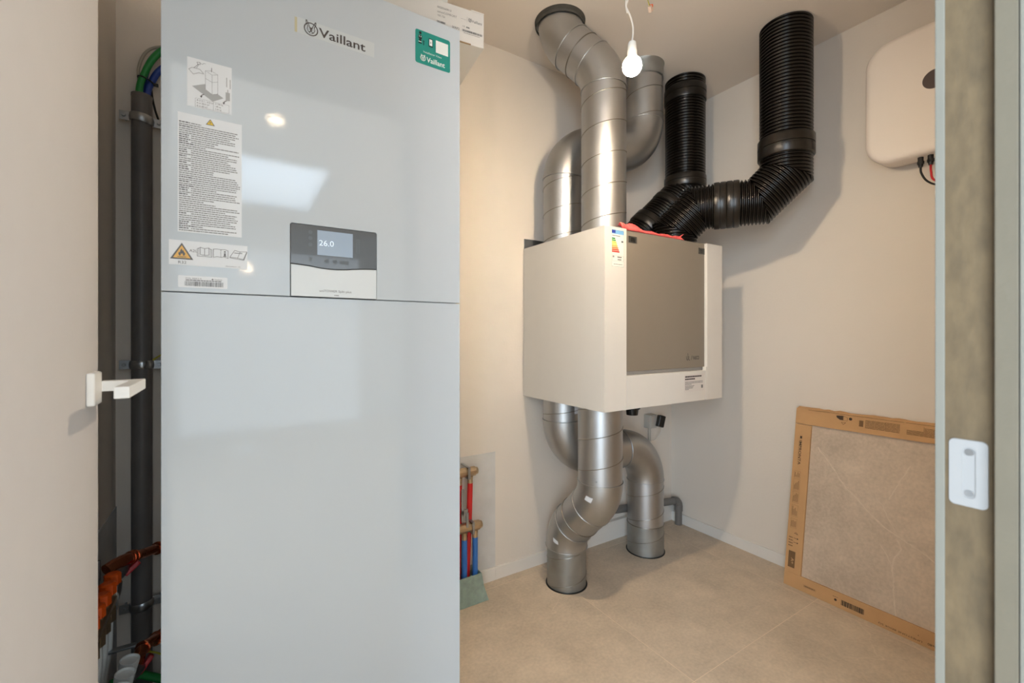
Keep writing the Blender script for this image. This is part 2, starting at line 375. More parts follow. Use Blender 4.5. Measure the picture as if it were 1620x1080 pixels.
# strike plate with rounded corners, recessed slot and two screws
SF = Frame((XJ, .153, .9305), (0, -1, 0), (0, 0, 1))
def rrect(x0, y0, x1, y1, r, n=6):
    out = []
    for cx, cy, a in ((x1-r, y1-r, 0), (x0+r, y1-r, PI/2), (x0+r, y0+r, PI), (x1-r, y0+r, 1.5*PI)):
        out += [(cx+r*math.cos(a+i*PI/2/n), cy+r*math.sin(a+i*PI/2/n)) for i in range(n+1)]
    return out
def plate_hole(outer, inner, z0, z1, zin, F, name, m, parent):
    """plate with a recessed slot: outer/inner outlines have equal counts"""
    bm = bmesh.new(); n = len(outer)
    R = [[bm.verts.new((p[0], p[1], z)) for p in q] for q, z in ((outer, z0), (outer, z1), (inner, z1), (inner, zin))]
    for a in range(3):
        for i in range(n): bm.faces.new((R[a][i], R[a][(i+1) % n], R[a+1][(i+1) % n], R[a+1][i]))
    bm.faces.new(R[3]); bm.transform(F.M); return link(name, bm, m, parent)

sp = plate_hole(rrect(0, 0, .0295, .0705, .005), rrect(.0105, .009, .0205, .0625, .0045), 0, .0018, .0004, SF, 'strike_plate', PLATE, jr)
sp['label'] = 'white rounded strike plate with a long slot'
for yy in (.014, .0575):
    bm = bmesh.new(); bmesh.ops.create_circle(bm, cap_ends=True, segments=16, radius=.0036, matrix=Matrix.Translation((.0155, yy, .0012)))
    e = bmesh.ops.extrude_face_region(bm, geom=bm.faces[:]); bmesh.ops.translate(bm, verts=[v for v in e['geom'] if isinstance(v, bmesh.types.BMVert)], vec=(0, 0, -.0008))
    bm.transform(SF.M); link('screw', bm, STEEL, sp)

# open door leaf and its lever handle
XD = -.185
door = struct(link('door_1', B(XD-.04, XD, .15, .947, .008, 2.08, bev=.0015), DOORW), 'plain off-white door leaf standing open on the left', 'door')
link('handle_rose', B(XD, XD+.010, .876, .920, 1.007, 1.056, bev=.003, seg=3), HANDLE, door)['label'] = 'square white handle rose'
bm = B(XD+.008, -.1245, .917, .934, 1.0245, 1.0405, bev=.0012)
box(bm, -.1415, -.1247, .804, .934, 1.0243, 1.0407, bev=.0012)
link('lever', bm, HANDLE, door)['label'] = 'square-section white lever'
link('latch_plate', B(XD-.032, XD-.008, .9469, .9478, .95, 1.11), STEEL, door)

# ------------------------------------------------------------------ heat pump tower
TX0, TX1, TY, TYB = -.1138, .4813, 1.0136, 1.60
tw = thing('heat_pump_tower', 'tall glossy white heat pump cabinet with a small display, left of centre', 'heat pump', (.18, 1.3, 0))
link('casing', B(TX0+.002, TX1-.002, TY+.018, TYB, .02, 1.879, bev=.002), TOWERB, tw)
link('lower_panel', B(TX0, TX1, TY, TY+.02, .03, 1.1905, bev=.0012, seg=3), TOWER, tw)
# upper panel, cut out around the display insert
PX0, PX1, PZ1 = .0962, .2731, 1.3445
bm = bmesh.new()
out = [(TX0, 1.1925), (TX0, 1.8805), (TX1, 1.8805), (TX1, 1.1925), (PX1, 1.1925)] 
ins = [(PX1, PZ1-.003), (PX1-.003, PZ1), (PX0+.003, PZ1), (PX0, PZ1-.003), (PX0, 1.1925)]
vs = [bm.verts.new((x, TY, z)) for x, z in out+ins]
f = bm.faces.new(vs); e = bmesh.ops.extrude_face_region(bm, geom=[f])
bmesh.ops.translate(bm, verts=[v for v in e['geom'] if isinstance(v, bmesh.types.BMVert)], vec=(0, .02, 0))
ed = [q for q in bm.edges if all(abs(v.co.y-TY) < 1e-6 for v in q.verts)]
bmesh.ops.bevel(bm, geom=ed, offset=.0010, segments=2, affect='EDGES', profile=.6)
link('upper_panel', bm, TOWER, tw)
for x in (TX0+.04, TX1-.08):
    for y in (TY+.06, TYB-.06): bm = bmesh.new(); bmesh.ops.create_cone(bm, cap_ends=True, segments=16, radius1=.02, radius2=.016, depth=.02, matrix=Matrix.Translation((x+.02, y, .01))); link('foot', bm, BLACK, tw)
# display insert: dark glass above a wave, silver flap below
WV = [(.0968, 1.2600), (.1150, 1.2590), (.1333, 1.2574), (.1520, 1.2548), (.1707, 1.2534), (.1870, 1.2534), (.2031, 1.2544), (.2200, 1.2566), (.2368, 1.2584), (.2560, 1.2598), (.2725, 1.2604)]
def slab(pts, y0, y1, bev=.0006):
    bm = bmesh.new(); f = bm.faces.new([bm.verts.new((x, y0, z)) for x, z in pts])
    e = bmesh.ops.extrude_face_region(bm, geom=[f]); bmesh.ops.translate(bm, verts=[v for v in e['geom'] if isinstance(v, bmesh.types.BMVert)], vec=(0, y1-y0, 0))
    if bev: bmesh.ops.bevel(bm, geom=[q for q in bm.edges if all(abs(v.co.y-y0) < 1e-6 for v in q.verts)], offset=bev, segments=1, affect='EDGES')
    bm.normal_update(); return bm
cp = link('control_panel', B(PX0+.0003, PX1-.0003, TY+.005, TY+.02, 1.1926, PZ1-.0004), GAP, tw)
link('dark_glass', slab([(x, z+.0008) for x, z in WV]+[(.2725, PZ1-.0035), (.2700, PZ1-.0010), (.0993, PZ1-.0010), (.0968, PZ1-.0035)], TY-.0006, TY+.006), GLASSD, cp)
flap = link('silver_flap', slab([(.0975, 1.1932), (.2720, 1.1932)]+[(x+(.0007 if i == 0 else -.0005 if i == 10 else 0), z-.0011) for i, (x, z) in list(enumerate(WV))[::-1]], TY-.0022, TY+.006), SILVER, cp)
TF = Frame((0, TY, 0), (1, 0, 0), (0, 0, 1))
sticker(TF, .148, 1.2824, .2205, 1.335, SCREEN, cp, 'screen', th=.0009)
Print(TF, .0012).text('26.0', .1514, 1.3025, w=.0295, h=.0120).build('display_digits', SCREENT, cp)
pr = Print(TF, .0011); pr.words(.203, .214, 1.3265, .0018); pr.words(.202, .2125, 1.3170, .0016); pr.words(.2015, .2135, 1.2945, .0022)
pr.build('display_marks', SCREEN, cp)
pr = Print(TF, .0008)
for x, z, r in ((.1345, 1.329, .004), (.1345, 1.3165, .004), (.1345, 1.303, .004), (.1345, 1.2725, .004), (.1665, 1.2705, .005), (.1835, 1.2705, .005)): pr.disc(x, z, r).build('touch_key', ICON, cp); pr = Print(TF, .0008)
pr.poly(rrect(.227, 1.293, .236, 1.325, .003)).build('touch_key', ICON, cp); pr = Print(TF, .0008); pr.rect(.193, 1.266, .212, 1.274).build('touch_key', ICON, cp)
pr = Print(TF, .0024); pr.text('uniTOWER Split plus', .1520, 1.2025, w=.0650, h=.0062); pr.words(.182, .191, 1.1965, .002, wd=(.0015, .0022)); pr.build('model_text', INKB, cp)

def hare(pr, cx, cz, R, wd):
    pts = [(cx+R*math.cos(a), cz+R*math.sin(a)) for a in [2*PI*i/36 for i in range(36)]]
    pr.stroke([(x, z) for x, z in pts], wd*1.3, closed=True)
    for sgn in (-1, 1):
        pr.stroke([(cx+sgn*.18*R, cz+.25*R), (cx+sgn*.36*R, cz+.70*R), (cx+sgn*.66*R, cz+1.32*R), (cx+sgn*.76*R, cz+1.30*R), (cx+sgn*.72*R, cz+.85*R), (cx+sgn*.48*R, cz+.38*R)], wd*.9)
        pr.stroke([(cx+sgn*.50*R, cz+.35*R), (cx+sgn*.58*R, cz-.05*R), (cx+sgn*.42*R, cz-.45*R), (cx+sgn*.10*R, cz-.68*R)], wd*.8)
        pr.disc(cx+sgn*.28*R, cz-.04*R, .07*R, 10)
        pr.stroke([(cx+sgn*.10*R, cz-.38*R), (cx+sgn*.24*R, cz-.48*R)], wd)
    pr.poly([(cx-.36*R, cz+.30*R), (cx+.36*R, cz+.30*R), (cx+.16*R, cz+.10*R), (cx+.09*R, cz-.42*R), (cx-.09*R, cz-.42*R), (cx-.16*R, cz+.10*R)])
# brand lettering on its clear strip
cs = sticker(TF, .1090, 1.7415, .2675, 1.7740, PAPERC, tw, th=.0003, label='clear strip carrying the dark brand name')
sticker(TF, .1045, 1.7415, .1092, 1.7724, TAPE, cs, 'tape_end', th=.0005)
pr = Print(TF, .0006); hare(pr, .1357, 1.7568, .0128, .0016); pr.text('Vaillant', .1508, 1.7472, w=.097, h=.0192, bold=.012); pr.build('brand_print', INK, cs)
# teal sticker
ts = sticker(TF, .3643, 1.7645, .4544, 1.8445, TEAL, tw, r=.005, label='teal sticker with a worker pictogram and a blank white code square')
pr = Print(TF, .0007); pr.rect(.4163, 1.8035, .4488, 1.8335); pr.rect(.3995, 1.8150, .4070, 1.8300, dz=.0002)
pr.text('Installation Video', .3845, 1.7930, w=.047, h=.0045); hare(pr, .3835, 1.7790, .0062, .0010); pr.text('Vaillant', .3925, 1.7725, w=.0475, h=.0125, bold=.015)
pr.rect(.3722, 1.8155, .3800, 1.8170, dz=.0002); pr.poly([(.3742, 1.8320), (.3755, 1.8270), (.3735, 1.8275)], .0002); pr.poly([(.3785, 1.8320), (.3775, 1.8270), (.3793, 1.8275)], .0002)
pr.build('white_print', WHITEP, ts)
pr = Print(TF, .0008)
pr.disc(.3765, 1.8375, .0032); pr.poly([(.3722, 1.8310), (.3715, 1.8250), (.3735, 1.8230), (.3732, 1.8170), (.3790, 1.8165), (.3790, 1.8230), (.3808, 1.8250), (.3805, 1.8310), (.3790, 1.8325), (.3740, 1.8325)])
pr.rect(.3722, 1.8120, .3800, 1.8150); pr.stroke([(.3835, 1.8210), (.3850, 1.8190), (.3850, 1.8110)], .0018); pr.stroke([(.3865, 1.8210), (.3850, 1.8190)], .0016)
pr.stroke([(.3985, 1.8125), (.3985, 1.8315), (.4078, 1.8315), (.4078, 1.8125)], .0012, closed=True); pr.poly([(.4022, 1.8240), (.4022, 1.8205), (.4048, 1.8222)], .0002); pr.rect(.3985, 1.8122, .4078, 1.8145)
pr.build('black_print', BLACKP, ts)
# installation diagram label
s1 = sticker(TF, -.0754, 1.5383, -.0055, 1.6295, PAPER, tw, label='white label with a grey drawing of the cabinet')
pr = Print(TF, .0006)
pr.poly([(-.068, 1.5765), (-.0475, 1.5860), (-.0475, 1.5760), (-.0370, 1.5690), (-.0280, 1.5725), (-.0190, 1.5670), (-.0360, 1.5560)])
pr.poly([(-.0155, 1.5630), (-.0085, 1.5645), (-.0085, 1.5800), (-.0155, 1.5800)]); pr.stroke([(-.012, 1.5800), (-.012, 1.5850)], .0015); pr.rect(-.0145, 1.5900, -.0130, 1.6085); pr.rect(-.0088, 1.5880, -.0073, 1.6060)
pr.build('grey_print', INKL, s1)
pr = Print(TF, .0008)
for q in ([(-.0475, 1.5760), (-.0475, 1.6110), (-.0370, 1.6060), (-.0370, 1.5690)], [(-.0370, 1.6060), (-.0280, 1.6090), (-.0280, 1.5725), (-.0370, 1.5690)], [(-.0475, 1.6110), (-.0385, 1.6135), (-.0280, 1.6090), (-.0370, 1.6060)]): pr.stroke(q, .0004, closed=True)
pr.stroke([(-.0475, 1.5970), (-.0370, 1.5920), (-.0280, 1.5955)], .0004)
pr.stroke([(-.0730, 1.6065), (-.0680, 1.6110), (-.0560, 1.6110), (-.0500, 1.6040), (-.0580, 1.6040), (-.0660, 1.5990)], .0006, closed=True)
pr.stroke([(-.0650, 1.6110), (-.0590, 1.6190), (-.0605, 1.6230), (-.0560, 1.6240), (-.0555, 1.6200), (-.0590, 1.6200)], .0007); pr.stroke([(-.0610, 1.6120), (-.0580, 1.6190)], .0006); pr.stroke([(-.0560, 1.6230), (-.0520, 1.6215), (-.0500, 1.6240), (-.0470, 1.6240)], .0006)
pr.stroke([(-.0378, 1.6120), (-.0378, 1.6190)], .0010)
for q in ([(-.0630, 1.5350+.0005), (-.0630, 1.5555), (-.0350, 1.5555), (-.0350, 1.5400), (-.0630, 1.5400)], [(-.0350, 1.5555), (-.0100, 1.5555), (-.0100, 1.5400), (-.0350, 1.5400)]): pr.stroke([(x, max(z, 1.5395)) for x, z in q], .0003, closed=True)
pr.build('line_print', INKB, s1)
pr = Print(TF, .0008)
for i, (l, r_) in enumerate((('A \u2265 5.1\u20266.2 m\u00b2', '\u2264 1.84 kg'), ('A \u2265 20.5 m\u00b2', '1.85 kg'), ('A \u2265 60 m\u00b2', '2.40 kg'))):
    pr.text(l, -.0610, 1.5510-.0050*i, h=.0028); pr.text(r_, -.0320, 1.5512-.0050*i, h=.0030)
for x, z in ((-.0540, 1.5615), (-.0185, 1.5590)):
    pr.stroke([(x+.004, z+.004), (x+.001, z+.002), (x, z-.001)], .0012); pr.poly([(x-.002, z), (x+.002, z), (x, z-.0035)])
pr.build('text_print', INK, s1)
# long multilingual warning label: small words too fine to read in the photograph
s2 = sticker(TF, -.0895, 1.3030, .0110, 1.5235, PAPER, tw, label='tall label closely printed with tiny lines')
rr = random.Random(3); pr = Print(TF, .0006); prb = Print(TF, .0007); z = 1.5065; full = .0935
for i in range(52):
    z = 1.5055-i*.00392; last = rr.random() < .36
    x0 = -.0875
    if i == 0 or rr.random() < .45: prb.words(x0, x0+.010+rr.random()*.012, z, .0021, rnd=rr); x0 += .018
    pr.words(x0, -.0875+full*(rr.uniform(.35, .9) if last else rr.uniform(.93, 1.03)), z, .0017, wd=(.0018, .007), gap=.0007, rnd=rr)
pr.build('fine_print', INKF, s2); prb.build('bold_print', INKB, s2)
def warn(par, x0, x1, z0, z1, colr, kind):
    k = Print(TF, .0007); k.poly([(x0, z0), (x1, z0), ((x0+x1)/2, z1)]); k.build('triangle', INKB, par)
    d = (x1-x0)*.10; cx = (x0+x1)/2; h = z1-z0
    k = Print(TF, .0009); k.poly([(x0+d*1.25, z0+d*.72), (x1-d*1.25, z0+d*.72), (cx, z1-d*1.35)]); k.build('triangle_fill', colr, par)
    k = Print(TF, .0011)
    if kind == 'bolt': k.poly([(cx+.0004, z0+h*.68), (cx-.0015, z0+h*.36), (cx-.0001, z0+h*.38), (cx-.0008, z0+h*.16), (cx+.0014, z0+h*.46), (cx+.0001, z0+h*.44)])
    else:
        w_ = (x1-x0)
        k.poly([(cx-.10*w_, z0+.20*h), (cx-.15*w_, z0+.32*h), (cx-.13*w_, z0+.44*h), (cx-.08*w_, z0+.40*h), (cx-.06*w_, z0+.54*h), (cx-.01*w_, z0+.66*h), (cx+.02*w_, z0+.52*h), (cx+.06*w_, z0+.56*h), (cx+.10*w_, z0+.42*h), (cx+.14*w_, z0+.40*h), (cx+.14*w_, z0+.28*h), (cx+.09*w_, z0+.20*h), (cx+.05*w_, z0+.24*h), (cx+.03*w_, z0+.38*h), (cx, z0+.30*h), (cx-.04*w_, z0+.36*h), (cx-.05*w_, z0+.24*h)])
        k.rect(cx-.19*w_, z0+.13*h, cx+.19*w_, z0+.165*h)
    k.build('symbol', INKB, par)
warn(s2, -.0470, -.0325, 1.5098, 1.5215, YEL, 'bolt')
# refrigerant label
s3 = sticker(TF, -.1024, 1.2415, .0205, 1.2870, PAPER, tw, label='white label with an amber flame triangle, R32 and open books')
warn(s3, -.1006, -.0659, 1.2520, 1.2825, AMB, 'flame')
pr = Print(TF, .0007); pr.text('A2L', -.0722, 1.2668, w=.0125, h=.0050); pr.text('R32', -.0885, 1.2440, w=.0120, h=.0052); pr.text('0020290321_01', -.0155, 1.2435, w=.024, h=.0020)
def book(x0, x1, z0, z1, kind):
    c_ = (x0+x1)/2; w_ = x1-x0
    if kind == 0:
        pr.stroke([(x0+.2*w_, z0+.2*(z1-z0)), (x0+.2*w_, z1), (c_, z1-.002), (x1-.2*w_, z1), (x1-.2*w_, z0+.2*(z1-z0)), (c_, z0+.15*(z1-z0))], .0008, closed=True); pr.stroke([(c_, z1-.002), (c_, z0+.15*(z1-z0))], .0008)
        pr.stroke([(x0+.2*w_, z1-.001), (x0, z1-.003), (x0, z0), (c_, z0+.0005), (x1, z0), (x1, z1-.003), (x1-.2*w_, z1-.001)], .0008); pr.stroke([(x0+.1*w_, z1-.002), (x0+.1*w_, z0+.002)], .0006); pr.stroke([(x1-.1*w_, z1-.002), (x1-.1*w_, z0+.002)], .0006)
    elif kind == 1:
        pr.stroke([(x0, z0), (x0, z1-.001), (x0+.25*w_, z1), (c_, z1-.001), (x1-.25*w_, z1), (x1, z1-.002), (x1, z0), (x1-.25*w_, z0+.002), (c_, z0+.001), (x0+.25*w_, z0+.002)], .0008, closed=True); pr.stroke([(c_, z1-.001), (c_, z0+.001)], .0006)
        pr.disc(x1-.22*w_, z1-.0045, .0016, 12); pr.rect(x1-.28*w_, z0+.0035, x1-.16*w_, z1-.007); pr.rect(x1-.33*w_, z0+.003, x1-.11*w_, z0+.0042)
    else:
        pr.stroke([(x0, z0+.003), (x0+.28*w_, z1), (x0+.6*w_, z1-.002), (x1, z1-.001), (x1-.2*w_, z0), (c_-.05*w_, z0+.002)], .0008, closed=True); pr.stroke([(x0+.6*w_, z1-.002), (c_-.05*w_, z0+.002)], .0006)
        pr.stroke([(x0+.27*w_, z1-.005), (x1-.28*w_, z1-.005)], .0011); pr.stroke([(x0, z0+.003), (x0, z0+.0015), (x1-.18*w_, z0-.0015), (x1, z1-.003), (x1, z1-.001)], .0008)
book(-.0600, -.0375, 1.2600, 1.2770, 0); book(-.0350, -.0115, 1.2600, 1.2765, 1); book(-.0085, .0195, 1.2600, 1.2765, 2)
pr.build('ink_print', INKB, s3)
# serial label
s4 = sticker(TF, -.0890, 1.2005, -.0125, 1.2225, PAPER, tw, r=.002, label='small white barcode label at the foot of the upper panel')
pr = Print(TF, .0007); pr.bars(-.0790, -.0190, 1.2035, 1.2122, 44, .5, rr); pr.words(-.0775, -.0225, 1.2135, .0016, rnd=rr); pr.text('VWL 58/8.2 IS', -.0780, 1.2163, w=.0245, h=.0026); pr.text('Vaillant', -.0335, 1.2163, w=.0125, h=.0024); pr.disc(-.0362, 1.2175, .0015, 10)
pr.build('ink_print', INKB, s4)

# ------------------------------------------------------------------ white carton on the tower
ca = -math.radians(6.3); cd = Vector((math.cos(ca), math.sin(ca), 0)); cn = Vector((-math.sin(ca), math.cos(ca), 0))
CF = Frame((.566, 1.043, 1.8806), cd, (0, 0, 1))        # local x <= 0 along the front, normal towards the room
ct = thing('carton', 'flat white cardboard carton lying on top of the white cabinet', 'box', (.3, 1.15, 1.8806))
def cbox(x0, x1, d0, d1, z0, z1, m, name, par, bev=.0008):
    M = Matrix((cd.to_4d(), cn.to_4d(), (0, 0, 1, 0), (.566, 1.043, 1.8806, 1))).transposed(); M[3][0] = M[3][1] = M[3][2] = 0; M[3][3] = 1
    return link(name, B(x0, x1, d0, d1, z0, z1, bev=bev, M=M), m, par)
cbox(-.50, 0, 0, .30, 0, .0905, CARTON, 'carton_body', ct)
cbox(-.50, -.1010, -.0012, .30, .0900, .0985, CARTON, 'lid_flap', ct)
cbox(-.037, 0, -.0012, .30, .0900, .0930, CARTON, 'lid_flap', ct)
cbox(-.090, -.037, .0005, .02, .0895, .0915, CARTONB, 'torn_edge', ct)
cbox(-.085, -.037, -.0014, .002, -.0004, .0022, CARTONB, 'torn_edge', ct)
O = 1.8806
pr = Print(CF, .0004); pr.text('0020260913', -.1283, 1.9500-O, w=.0370, h=.0052, bold=.01); pr.text('sensoCOMFORT', -.1283, 1.9385-O, w=.0520, h=.0055); pr.text('VRC 720', -.1283, 1.9290-O, w=.0200, h=.0045)
pr.bars(-.1295, -.1070, 1.9125-O, 1.9180-O, 22, .6, rr); pr.text('S0RP2', -.0889, 1.9100-O, w=.0200, h=.0060, bold=.01)
hare(pr, -.0395, 1.9440-O, .0042, .0008); pr.text('Vaillant', -.0345, 1.9405-O, w=.0290, h=.0072, bold=.008)
pr.stroke([(-.0475, 1.9385-O), (-.0475, 1.9520-O)], .0004); pr.stroke([(-.0660, 1.9420-O), (-.0500, 1.9420-O)], .0004)
pr.text('CE', -.0605, 1.9215-O, w=.0065, h=.0040); pr.words(-.0500, -.0410, 1.9215-O, .0035, rnd=rr)
pr.bars(-.0607, -.0051, 1.9105-O, 1.9160-O, 50, .7, rr); pr.words(-.0570, -.0120, 1.9065-O, .0012, rnd=rr)
pr.build('ink_print', INKB, ct)

# ------------------------------------------------------------------ ventilation unit
VX0, VX1, VY, VZ0, VZ1 = 1.157, 1.890, 1.197, .8235, 1.5185
vu = thing('ventilation_unit', 'white wall-hung ventilation unit with a grey front door, ducts above and below', 'ventilation unit', (1.52, 1.47, VZ0))
bm = bmesh.new(); box(bm, VX0+.001, VX1-.001, VY+.021, YA-.006, VZ0+.001, VZ1-.003)
link('casing', bm, mat('vent_unit_inner', srgb((150, 144, 136)), .5), vu)  # casing colour darkened so the seams between the covers look shaded
def lshell(name, pts, y0, y1):   # sheet panel
    return link(name, B(*pts[:2], y0, y1, *pts[2:], bev=.001), VENTW, vu)
bm = B(VX0, VX0+.002, VY, YA-.006, VZ0, VZ1, bev=.0006); box(bm, VX0+.0001, 1.2715, VY, VY+.018, VZ0, VZ1, bev=.001); link('left_cover', bm, VENTW, vu)
bm = B(VX1-.002, VX1, VY, YA-.006, VZ0+.002, VZ1, bev=.0006); box(bm, 1.7675+.010, VX1-.0001, VY, VY+.018, VZ0, VZ1, bev=.001); box(bm, 1.7675, 1.7775, VY, VY+.016, VZ0, .9700, bev=.0006); link('right_cover', bm, VENTW, vu)
link('bottom_cover', B(1.2735, 1.7660, VY+.0005, VY+.017, VZ0+.0005, .9540, bev=.001), VENTW, vu)
link('door_ledge', B(1.2735, 1.7665, VY+.002, VY+.0208, .9520, .9545), VENTW, vu)
vd = link('grey_door', B(1.2735, 1.7765, VY+.013, VY+.0205, .9690, VZ1-.001, bev=.001), VENTG, vu)
vd['label'] = 'taupe grey door panel'
VF = Frame((0, VY, 0), (1, 0, 0), (0, 0, 1)); DF = Frame((0, VY+.013, 0), (1, 0, 0), (0, 0, 1))
for x0, x1, z0, z1 in ((1.2965, 1.3410, 1.4715, 1.4970), (1.7340, 1.7760, 1.4695, 1.4965)):
    cl = plate_hole([(x0, z0), (x1, z0), (x1, z1), (x0, z1)], [(x0+.010, z0+.004), (x1-.011, z0+.004), (x1-.011, z1-.004), (x0+.010, z1-.004)], 0, .0015, -.004, DF, 'door_latch', CLIP, vd)
    sticker(DF, x0+.0105, z0+.0045, x1-.0115, z1-.0045, BLACK, cl, 'latch_hole', th=.0005)
pr = Print(DF, .0004)
pr.text('VASCO', 1.6930, 1.0030, w=.0450, h=.0165, bold=.035); pr.stroke([(1.683, 1.0030), (1.688, 1.0200)], .0028)
pr.stroke([(1.6500, 1.0180), (1.6520, 1.0060), (1.6570, 1.0020), (1.6600, 1.0060), (1.6590, 1.0310)], .0032); pr.stroke([(1.6660, 1.0180), (1.6660, 1.0040), (1.6720, 1.0020)], .0034)
pr.build('brand_print', INK, vd)
# energy label
el = sticker(VF, 1.1915, 1.3680, 1.2565, 1.5085, mat('energy_label', srgb((222, 222, 214)), .4), vu, 'energy_label', label='tall energy label with coloured bars')
def vp(cx_, cy_): # crop pixel -> unit front plane
    return 1.1930+(cx_-232)/(492-232)*.0635, 1.5060-((cy_-(178+(cx_-232)*.09))/(980-178))*.1370
cols = [(20, 132, 70), (90, 160, 70), (200, 200, 70), (240, 205, 90), (240, 175, 80), (235, 130, 60), (225, 80, 40), (215, 50, 35)]
x0, x1, zt = 1.1930, 1.2560, 1.5070
pr = Print(VF, .0006); pr.rect(x0, zt-.0155, x1, zt); pr.build('header', mat('label_pale_blue', srgb((120, 176, 216)), .4), el)
pr = Print(VF, .0008); pr.rect(x0+.0005, zt-.0125, x0+.0190, zt-.0015); pr.build('flag', mat('label_blue', srgb((52, 70, 160)), .4), el)
for i, c_ in enumerate(cols):
    pr = Print(VF, .0006); zz = zt-.030-i*.0070; L_ = .016+.0032*i; pr.poly([(x0+.001, zz-.0055), (x0+L_, zz-.0055), (x0+L_+.0025, zz-.0027), (x0+L_, zz), (x0+.001, zz)]); pr.build('class_bar', mat('bar_%d' % i, srgb(c_), .4), el)
pr = Print(VF, .0006); pr.rect(1.2430, zt-.045, 1.2530, zt-.0385); pr.words(x0+.003, 1.2370, zt-.0235, .003, rnd=rr); pr.words(1.2220, 1.2440, zt-.104, .005, rnd=rr); pr.words(1.2240, 1.2420, zt-.1135, .005, rnd=rr); pr.words(x0+.005, x0+.012, zt-.104, .006, rnd=rr)
pr.words(x0+.01, 1.2480, zt-.130, .002, rnd=rr); pr.stroke([(x0, 1.3695), (x1, 1.3695), (x1, zt), (x0, zt)], .0007, closed=True); pr.stroke([(x0+.003, zt-.096), (x1-.003, zt-.096), (x1-.003, zt-.117), (x0+.003, zt-.117)], .0005, closed=True)
pr.build('ink_print', INKB, el)
il = sticker(VF, 1.6180, .8670, 1.7530, .9420, mat('info_label', srgb((214, 206, 198)), .4), vu, 'info_label', label='white notice label on the lower cover')
pr = Print(VF, .0007); pr.words(1.6230, 1.7360, .9290, .0062, wd=(.010, .022), rnd=rr); pr.words(1.6230, 1.6900, .9185, .0060, wd=(.008, .018), rnd=rr); pr.build('bold_print', INK, il)
pr = Print(VF, .0007)
for z_, f_ in ((.9085, .98), (.9030, .98), (.8980, .35), (.8915, .5), (.8865, .45), (.8815, .42), (.8765, .2)): pr.words(1.6230, 1.7470, z_, .0022, fill=f_, wd=(.006, .016), rnd=rr)
pr.rect(1.7340, .8790, 1.7450, .8930); pr.build('fine_print', INKB, il)
link('mounting_plate', B(1.1630, 1.87, YA-.006, YA-.0005, 1.30, 1.5665, bev=.0005), STEEL, vu)['label'] = 'zinc mounting plate rising above the left rear edge'
bm = bmesh.new(); bmesh.ops.create_cone(bm, cap_ends=True, segments=28, radius1=.026, radius2=.038, depth=.088, matrix=Matrix.Translation((1.577, 1.45, .781)))
for i in range(14):
    a = 2*PI*i/14; bmesh.ops.create_cone(bm, cap_ends=True, segments=6, radius1=.004, radius2=.005, depth=.05, matrix=Matrix.Translation((1.577+.033*math.cos(a), 1.45+.033*math.sin(a), .790)))
link('drain_cap', bm, BLACK, vu, smooth=True)['label'] = 'black ribbed drain cap under the unit'

# ------------------------------------------------------------------ galvanised ducts
def helix(bm, x, y, z0, z1, r, pitch, ph, rt=.0016):
    n = max(8, int((z1-z0)/pitch*40)); pts = []
    for i in range(n+1):
        z = z0+(z1-z0)*i/n; a = ph+2*PI*(z-z0)/pitch; pts.append((x+r*math.cos(a), y+r*math.sin(a), z))
    return sweep(bm, pts, rt, 6)
def ring(bm, c, t, r, rt=.0022, n=40):
    t = Vector(t).normalized(); e1 = t.orthogonal().normalized(); e2 = t.cross(e1)
    pts = [Vector(c)+(e1*math.cos(2*PI*i/n)+e2*math.sin(2*PI*i/n))*r for i in range(n+1)]
    return sweep(bm, pts, rt, 8, cap=False)
DR = .09
def straight(name, a, b, par, m=GALV, r=DR, seam=None, rings=()):
    bm = S(line(a, b, 1), r, 56, cap=False); o = link(name, bm, m, par, smooth=True)
    if seam:
        z0, z1 = sorted((a[2], b[2])); bm = bmesh.new(); helix(bm, a[0], a[1], z0+.004, z1-.004, r+.0004, seam[0], seam[1]); link('spiral_seam', bm, SEAM, o, smooth=True)
    return o
def elbow(name, pts, par, r=DR+.0016, ends=(1, 1), m=GALVE):
    bm = S(pts, r, 56, cap=False); P = [Vector(p) for p in pts]
    if ends[0]: ring(bm, P[0], P[1]-P[0], r+.0006)
    if ends[1]: ring(bm, P[-1], P[-1]-P[-2], r+.0006)
    return link(name, bm, m, par, smooth=True, ang=60)
def rivets(pts_dirs, par):
    for p, d in pts_dirs:
        d = Vector(d).normalized(); bm = bmesh.new(); bmesh.ops.create_icosphere(bm, subdivisions=2, radius=.0034)
        bm.transform(Matrix.Translation(Vector(p)+d*DR)); link('rivet', bm, STEEL, par, smooth=True)
def patch(pts, i0, i1, off, half, r, m, par, name='sticker'):
    """small label wrapped on a swept duct, on the side nearest the doorway"""
    P = [Vector(p) for p in pts]; bm = bmesh.new(); rows = []
    for i in range(i0, i1+1):
        t = (P[min(i+1, len(P)-1)]-P[max(i-1, 0)]).normalized(); v = (EYE-P[i]); v = (v-t*v.dot(t)).normalized(); e2 = t.cross(v)
        rows.append([bm.verts.new(P[i]+(v*math.cos(off+h)+e2*math.sin(off+h))*(r+.0012)) for h in (-half, -half/2, 0, half/2, half)])
    for a, b in zip(rows, rows[1:]):
        for k in range(4): bm.faces.new((a[k], a[k+1], b[k+1], b[k]))
    return link(name, bm, m, par, smooth=True)
def sbend(p, d, L_h, top_dir, par, R, Ls, flip=1):
    """45 degree elbow, short straight, 45 degree elbow; d = heading (vertical unit), L_h = horizontal unit"""
    mid = (Vector(d)+Vector(L_h)).normalized()
    A = bend(p, d, mid, R, 14); a1 = A[-1]; b0 = a1+mid*Ls; Bp = bend(b0, mid, d, R, 14)
    return A, (a1, b0), Bp

def label_print(): pass
